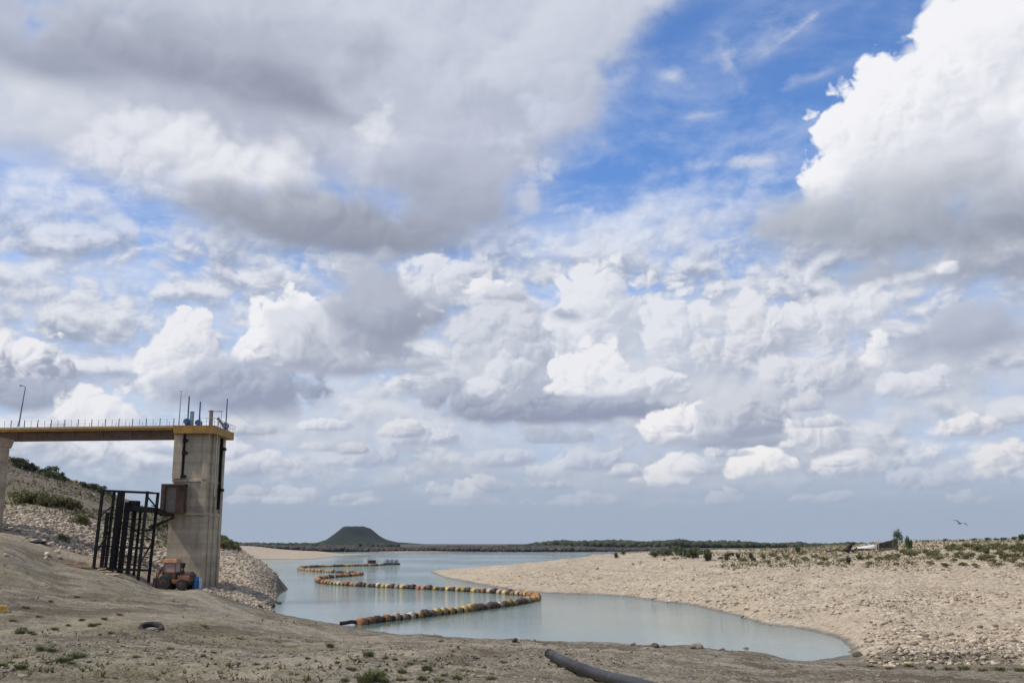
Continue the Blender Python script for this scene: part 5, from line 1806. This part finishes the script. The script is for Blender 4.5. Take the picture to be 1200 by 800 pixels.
PROT = {}
for kind, m, n_, rx, rz, leaf in (('olive', M_OLIVE, 900, 0.62, 0.5, 0.085), ('green', M_GREEN, 1000, 0.60, 0.5, 0.08), ('dark', M_DARK, 1100, 0.60, 0.5, 0.075), ('upright', M_DARK, 700, 0.26, 0.5, 0.07), ('straw', M_STRAW, 800, 0.75, 0.42, 0.09)):
    PROT[kind] = []
    for s in range(3):
        PROT[kind].append((n_, m, rx, rz, leaf, 200 + 17 * s + len(kind) * 31))
_built = {}
rsv = random.Random(3)


def shrub(kind, px, py, hpx, label, group, wide=1.0, back=0.0):
    k = rsv.randrange(3)
    key = (kind, k)
    if key not in _built:
        n_, m, rx, rz, leaf, sd_ = PROT[kind][k]
        _built[key] = o = shrub_proto('shrub', m, n_, rx, rz, leaf, sd_)
    else:
        o = copy_tree(_built[key])
    g0 = ground_at(px, py)
    sc = hpx * g0.y / F
    o.location = (g0.x, g0.y + back, g0.z - 0.04 * sc)
    o.rotation_euler = (0, 0, rsv.uniform(0, 6.28))
    o.scale = (sc * wide, sc * wide, sc)
    tag(o, label, 'shrub', group)
    return o


def many(kind, spots, label, group, wide=1.0):
    for s in spots:
        shrub(kind, s[0], s[1], s[2], label, group, s[3] if len(s) > 3 else wide)


# left slope
many('dark', [(17, 546, 11), (23, 548, 12), (29, 549, 11), (35, 551, 10), (41, 553, 7), (52, 557, 9), (58, 559, 13), (64, 561, 12), (70, 563, 8), (76, 565, 6), (97, 571, 7), (104, 573, 9), (111, 575, 9), (118, 578, 9), (125, 581, 8), (132, 584, 6)],
     'dark green bush on the skyline crest of the dam slope behind the bridge', 'bushes along the dam crest', 1.2)
many('olive', [(17, 586, 11), (23, 588, 13), (30, 589, 15), (36, 590, 14), (43, 590, 16), (49, 592, 14), (56, 593, 15), (63, 593, 14), (70, 594, 15), (77, 595, 14), (84, 597, 13), (90, 598, 9), (27, 584, 10), (52, 585, 10)],
     'olive bush in the band of scrub half way up the left slope under the bridge', 'scrub band under the bridge', 1.15)
many('olive', [(93, 614, 14), (99, 617, 11), (72, 634, 10), (76, 637, 8), (92, 606, 8)], 'olive bush among stones between the scrub band and the black lattice tower', 'bushes by the lattice tower', 1.0)
many('olive', [(196, 620, 16), (201, 634, 16), (193, 612, 10), (205, 645, 12), (187, 622, 8)], 'olive bush on the rubble seen just left of the concrete tower', 'bushes left of the concrete tower', 0.9)
many('olive', [(262, 643, 12), (268, 643, 11), (274, 644, 8), (280, 645, 7), (259, 641, 14)], 'olive bush on top of the rubble slope right of the concrete tower', 'bushes right of the concrete tower', 1.1)
many('green', [(263, 636, 8), (270, 637, 6), (276, 638, 5)], 'green bush behind the rubble slope, on its skyline', 'green bushes behind the rubble slope', 1.3)
# right bank
many('dark', [(768, 652, 8, 1.3), (783, 651, 10), (793, 651, 12), (799, 651, 10), (806, 652, 11), (812, 654, 13), (817, 653, 10), (828, 657, 14, 1.1), (776, 651, 7)],
     'dark green bush in the cluster on the low far end of the right bank', 'bushes on the low end of the right bank', 0.95)
many('upright', [(722, 654, 7), (730, 650, 7), (865, 655, 8), (852, 657, 8), (881, 658, 11), (935, 649, 12), (995, 661, 11)], 'thin upright plant standing alone on the pale bank', 'single upright plants on the right bank', 1.1)
many('olive', [(895, 654, 5), (905, 652, 5), (912, 656, 5), (922, 655, 5), (943, 657, 5), (956, 656, 6), (966, 657, 5), (1010, 656, 7), (1018, 655, 6), (1030, 658, 6), (1041, 656, 7), (1050, 655, 7), (940, 650, 5), (1060, 650, 7), (1067, 652, 8), (1073, 650, 6),
               (1085, 648, 6), (1092, 653, 8), (1096, 651, 7), (1100, 657, 6)], 'low olive bush on the right bank around the dark tarpaulin shelter', 'bushes on the shelf of the right bank', 1.3)
many('olive', [(1112, 645, 6), (1120, 644, 7), (1125, 647, 7), (1131, 643, 7), (1138, 643, 7), (1144, 646, 8), (1150, 645, 8), (1155, 649, 9), (1160, 643, 7), (1168, 643, 8), (1174, 646, 7), (1181, 644, 8), (1188, 646, 9), (1195, 643, 8), (1200, 648, 9), (1122, 653, 7), (1132, 655, 7),
               (1139, 652, 6), (1158, 656, 8), (1172, 651, 8), (1178, 655, 9), (1186, 659, 7), (1192, 654, 8), (1163, 660, 6), (1150, 657, 7), (1118, 659, 5), (1206, 655, 8)],
     'olive bush in the thick scrub at the far right of the bank', 'scrub at the right end of the bank', 1.35)
many('dark', [(1157, 633.5, 4), (1176, 633, 4), (1198, 634, 11, 0.7), (1108, 634, 3), (1128, 634, 3), (1086, 635, 3), (1168, 633, 3), (1189, 632, 4), (1142, 633.5, 3)], 'small dark bush on the skyline at the far right', 'skyline bushes at the far right', 1.5)
many('straw', [(1066, 660, 4), (1090, 661, 5), (1110, 664, 5), (1128, 662, 5), (1145, 664, 5), (1170, 664, 6), (1195, 664, 6), (1020, 661, 4), (985, 658, 4), (960, 661, 4), (930, 659, 4), (900, 659, 4), (872, 657, 4), (845, 655, 4), (1050, 662, 4)],
     'straw-coloured clump of dry grass along the crest of the right bank', 'dry grass clumps on the right bank', 1.6)


# saplings beside the shelter
def tree(px, py, hpx, label, seed, wid):
    g0 = ground_at(px, py)
    H_ = hpx * g0.y / F
    o = empty('young_tree', (g0.x, g0.y, g0.z - 0.1))
    tag(o, label, 'tree')
    rb = random.Random(seed)
    tk = MB().tube([(0, 0, 0), (0.08, 0, H_ * 0.3), (-0.04, 0.05, H_ * 0.6), (0.05, 0, H_ * 0.85)], [0.09, 0.07, 0.05, 0.02], 7)
    for i in range(9):
        a, z0 = rb.uniform(0, 6.28), H_ * rb.uniform(0.2, 0.7)
        tk.tube([(0, 0, z0), (0.5 * wid * math.cos(a), 0.5 * wid * math.sin(a), z0 + H_ * 0.14), (wid * math.cos(a), wid * math.sin(a), z0 + H_ * 0.24)], [0.035, 0.022, 0.008], 5)
    tk.build('trunk', M_STEM, o)
    me = foliage(800, wid, H_ * 0.42, 0.13, seed, 12)
    c = obj('crown', me, M_GREEN, o)
    c.location.z = H_ * 0.14


tree(1052, 645, 27, 'taller young green tree right of the dark tarpaulin shelter', 301, 0.95)
tree(1066, 646, 19, 'shorter sparse young tree right of the taller one', 302, 0.75)

# foreground grass tufts
GT = {}
for nm, m in (('green', M_BLADE), ('dry', M_STRAW)):
    GT[nm] = [grass_proto(m, 260, 1.0, 1.5, 400 + i + len(nm)) for i in range(4)]


def tuft(kind, px, py, hpx, label, group, wide=1.0):
    g0 = ground_at(px, py)
    o = bpy.data.objects.new('grass_tuft', rsv.choice(GT[kind]))
    me = o.data
    if not me.materials:
        me.materials.append(M_BLADE if kind == 'green' else M_STRAW)
    COL.objects.link(o)
    sc = 0.82 * hpx * g0.y / F
    o.location = (g0.x, g0.y, g0.z - 0.03)
    o.rotation_euler.z = rsv.uniform(0, 6.28)
    o.scale = (sc * wide, sc * wide, sc)
    tag(o, label, 'grass tuft', group)


for s in ((24, 742, 8), (36, 742, 6), (27, 738, 6), (40, 744, 5), (108, 734, 7), (115, 732, 5), (64, 738, 6), (122, 726, 5), (96, 727, 5), (80, 733, 4)):
    tuft('green', *s, 'short green tuft in the loose row left of the half-buried tyre', 'tufts left of the tyre', 1.3)
for s in ((2, 781, 9), (24, 783, 9), (48, 762, 8), (60, 763, 7), (70, 776, 10), (78, 774, 8), (88, 771, 10), (93, 769, 9), (58, 778, 7), (14, 777, 6), (84, 778, 7)):
    tuft('green', *s, 'green tuft in the cluster at the bottom left corner of the picture', 'tufts in the bottom left corner', 1.3)
for s in ((387, 758, 8), (432, 769, 11), (418, 775, 7), (437, 797, 18), (427, 800, 15), (450, 800, 10), (446, 792, 11), (500, 785, 11), (508, 780, 7), (471, 788, 9), (495, 797, 11), (536, 796, 10), (452, 772, 6), (463, 774, 6), (480, 778, 6), (520, 792, 6), (404, 799, 8), (396, 777, 5), (360, 772, 5)):
    tuft('green', *s, 'green tuft among gravel left of the thick black pipe', 'tufts left of the black pipe', 1.0)
for s in ((412, 785, 7), (470, 797, 8), (515, 798, 8), (545, 786, 6), (345, 790, 6), (300, 778, 5), (250, 765, 5), (200, 760, 5), (160, 770, 6), (575, 796, 7), (325, 752, 4), (280, 748, 4), (240, 735, 4), (140, 720, 4), (30, 712, 5), (60, 705, 4), (90, 700, 4), (15, 728, 5), (45, 723, 4), (130, 742, 5), (555, 770, 4), (590, 776, 5)):
    tuft('dry', *s, 'dry straw tuft in the brown foreground dirt', 'dry tufts in the foreground', 1.4)
for s in ((1020, 781, 5), (1042, 783, 5), (1065, 781, 6), (1090, 783, 6), (1112, 785, 7), (1130, 784, 8), (1152, 786, 7), (1172, 785, 7), (1195, 786, 7), (985, 779, 4)):
    tuft('dry', *s, 'dry straw tuft below the stony ledge at the bottom right', 'dry tufts below the stony ledge', 1.5)

# low dry growth nobody could count, along the shelf of the right bank and the left slope
def cover(name, px, Yr, nn, m, seed, keep, s0, s1):
    rs = np.random.RandomState(seed)
    k = nn * 3
    pxv = px[0] + (px[1] - px[0]) * rs.rand(k)
    Yv = Yr[0] * (Yr[1] / Yr[0]) ** rs.rand(k)
    X = (pxv - 600) / F * Yv
    ok = (fbm(X * 0.10 + seed, Yv * 0.10, 4) + 0.3 * (rs.rand(k) - 0.5) > 0.0) & keep(pxv, Yv)
    X, Yv = X[ok][:nn], Yv[ok][:nn]
    z = height(X, Yv)
    n_ = len(X)
    hgt = s0 + (s1 - s0) * rs.rand(n_) ** 2
    nb = 7
    a = rs.rand(n_, nb) * 6.283
    lean = 0.2 + 0.8 * rs.rand(n_, nb)
    base = np.stack([X, Yv, z], 1)[:, None, :] + np.stack([np.cos(a), np.sin(a), 0 * a], -1) * (0.15 * hgt[:, None, None])
    tip = base + np.stack([np.cos(a) * lean, np.sin(a) * lean, 1.1 - 0.5 * lean], -1) * (hgt[:, None, None] * (0.6 + 0.5 * rs.rand(n_, nb))[..., None])
    side = np.stack([-np.sin(a), np.cos(a), 0 * a], -1) * (0.16 * hgt[:, None, None])
    v = np.stack([base - side, base + side, tip + side * 0.35, tip - side * 0.35], 2).reshape(-1, 3)
    me = npmesh(name, v, np.arange(len(v)).reshape(-1, 4))
    attr(me, 'shade', np.repeat(rs.rand(n_), nb * 4))
    return tag(obj(name, me, m), kind='stuff')


M_COVER = leaf_material('dry_cover', (0.120, 0.112, 0.050), (0.34, 0.30, 0.175))
cover('bank_ground_cover', (840, 1330), (128, 290), 5200, M_COVER, 71, lambda p, Y: Y > 118 + (1200 - p) * 0.10, 0.15, 0.6)
cover('far_bank_ground_cover', (690, 1000), (190, 340), 1500, M_COVER, 72, lambda p, Y: p > 0, 0.2, 0.7)
cover('slope_ground_cover', (-60, 260), (140, 215), 2600, M_COVER, 73, lambda p, Y: p > -100, 0.2, 0.7)
cover('foreground_weeds', (-60, 620), (26, 100), 1500, M_COVER, 74, lambda p, Y: p < 560, 0.05, 0.18)

# ------------------------------------------------------------------ air
hb = MB().box(-6600, 6600, -6600, 6600, -14.0, 96.0).build('haze', None)
m = bpy.data.materials.new('haze')
m.use_nodes = True
t = m.node_tree
for nd in list(t.nodes):
    t.nodes.remove(nd)
n = NT(t)
pv = n.n('ShaderNodeVolumePrincipled')
pv.inputs['Color'].default_value = (0.80, 0.88, 1.0, 1)
pv.inputs['Density'].default_value = 0.000027
pv.inputs['Anisotropy'].default_value = 0.0
n.put(n.n('ShaderNodeOutputMaterial').inputs['Volume'], pv.outputs[0])
hb.data.materials.clear()
hb.data.materials.append(m)
tag(hb, kind='stuff')
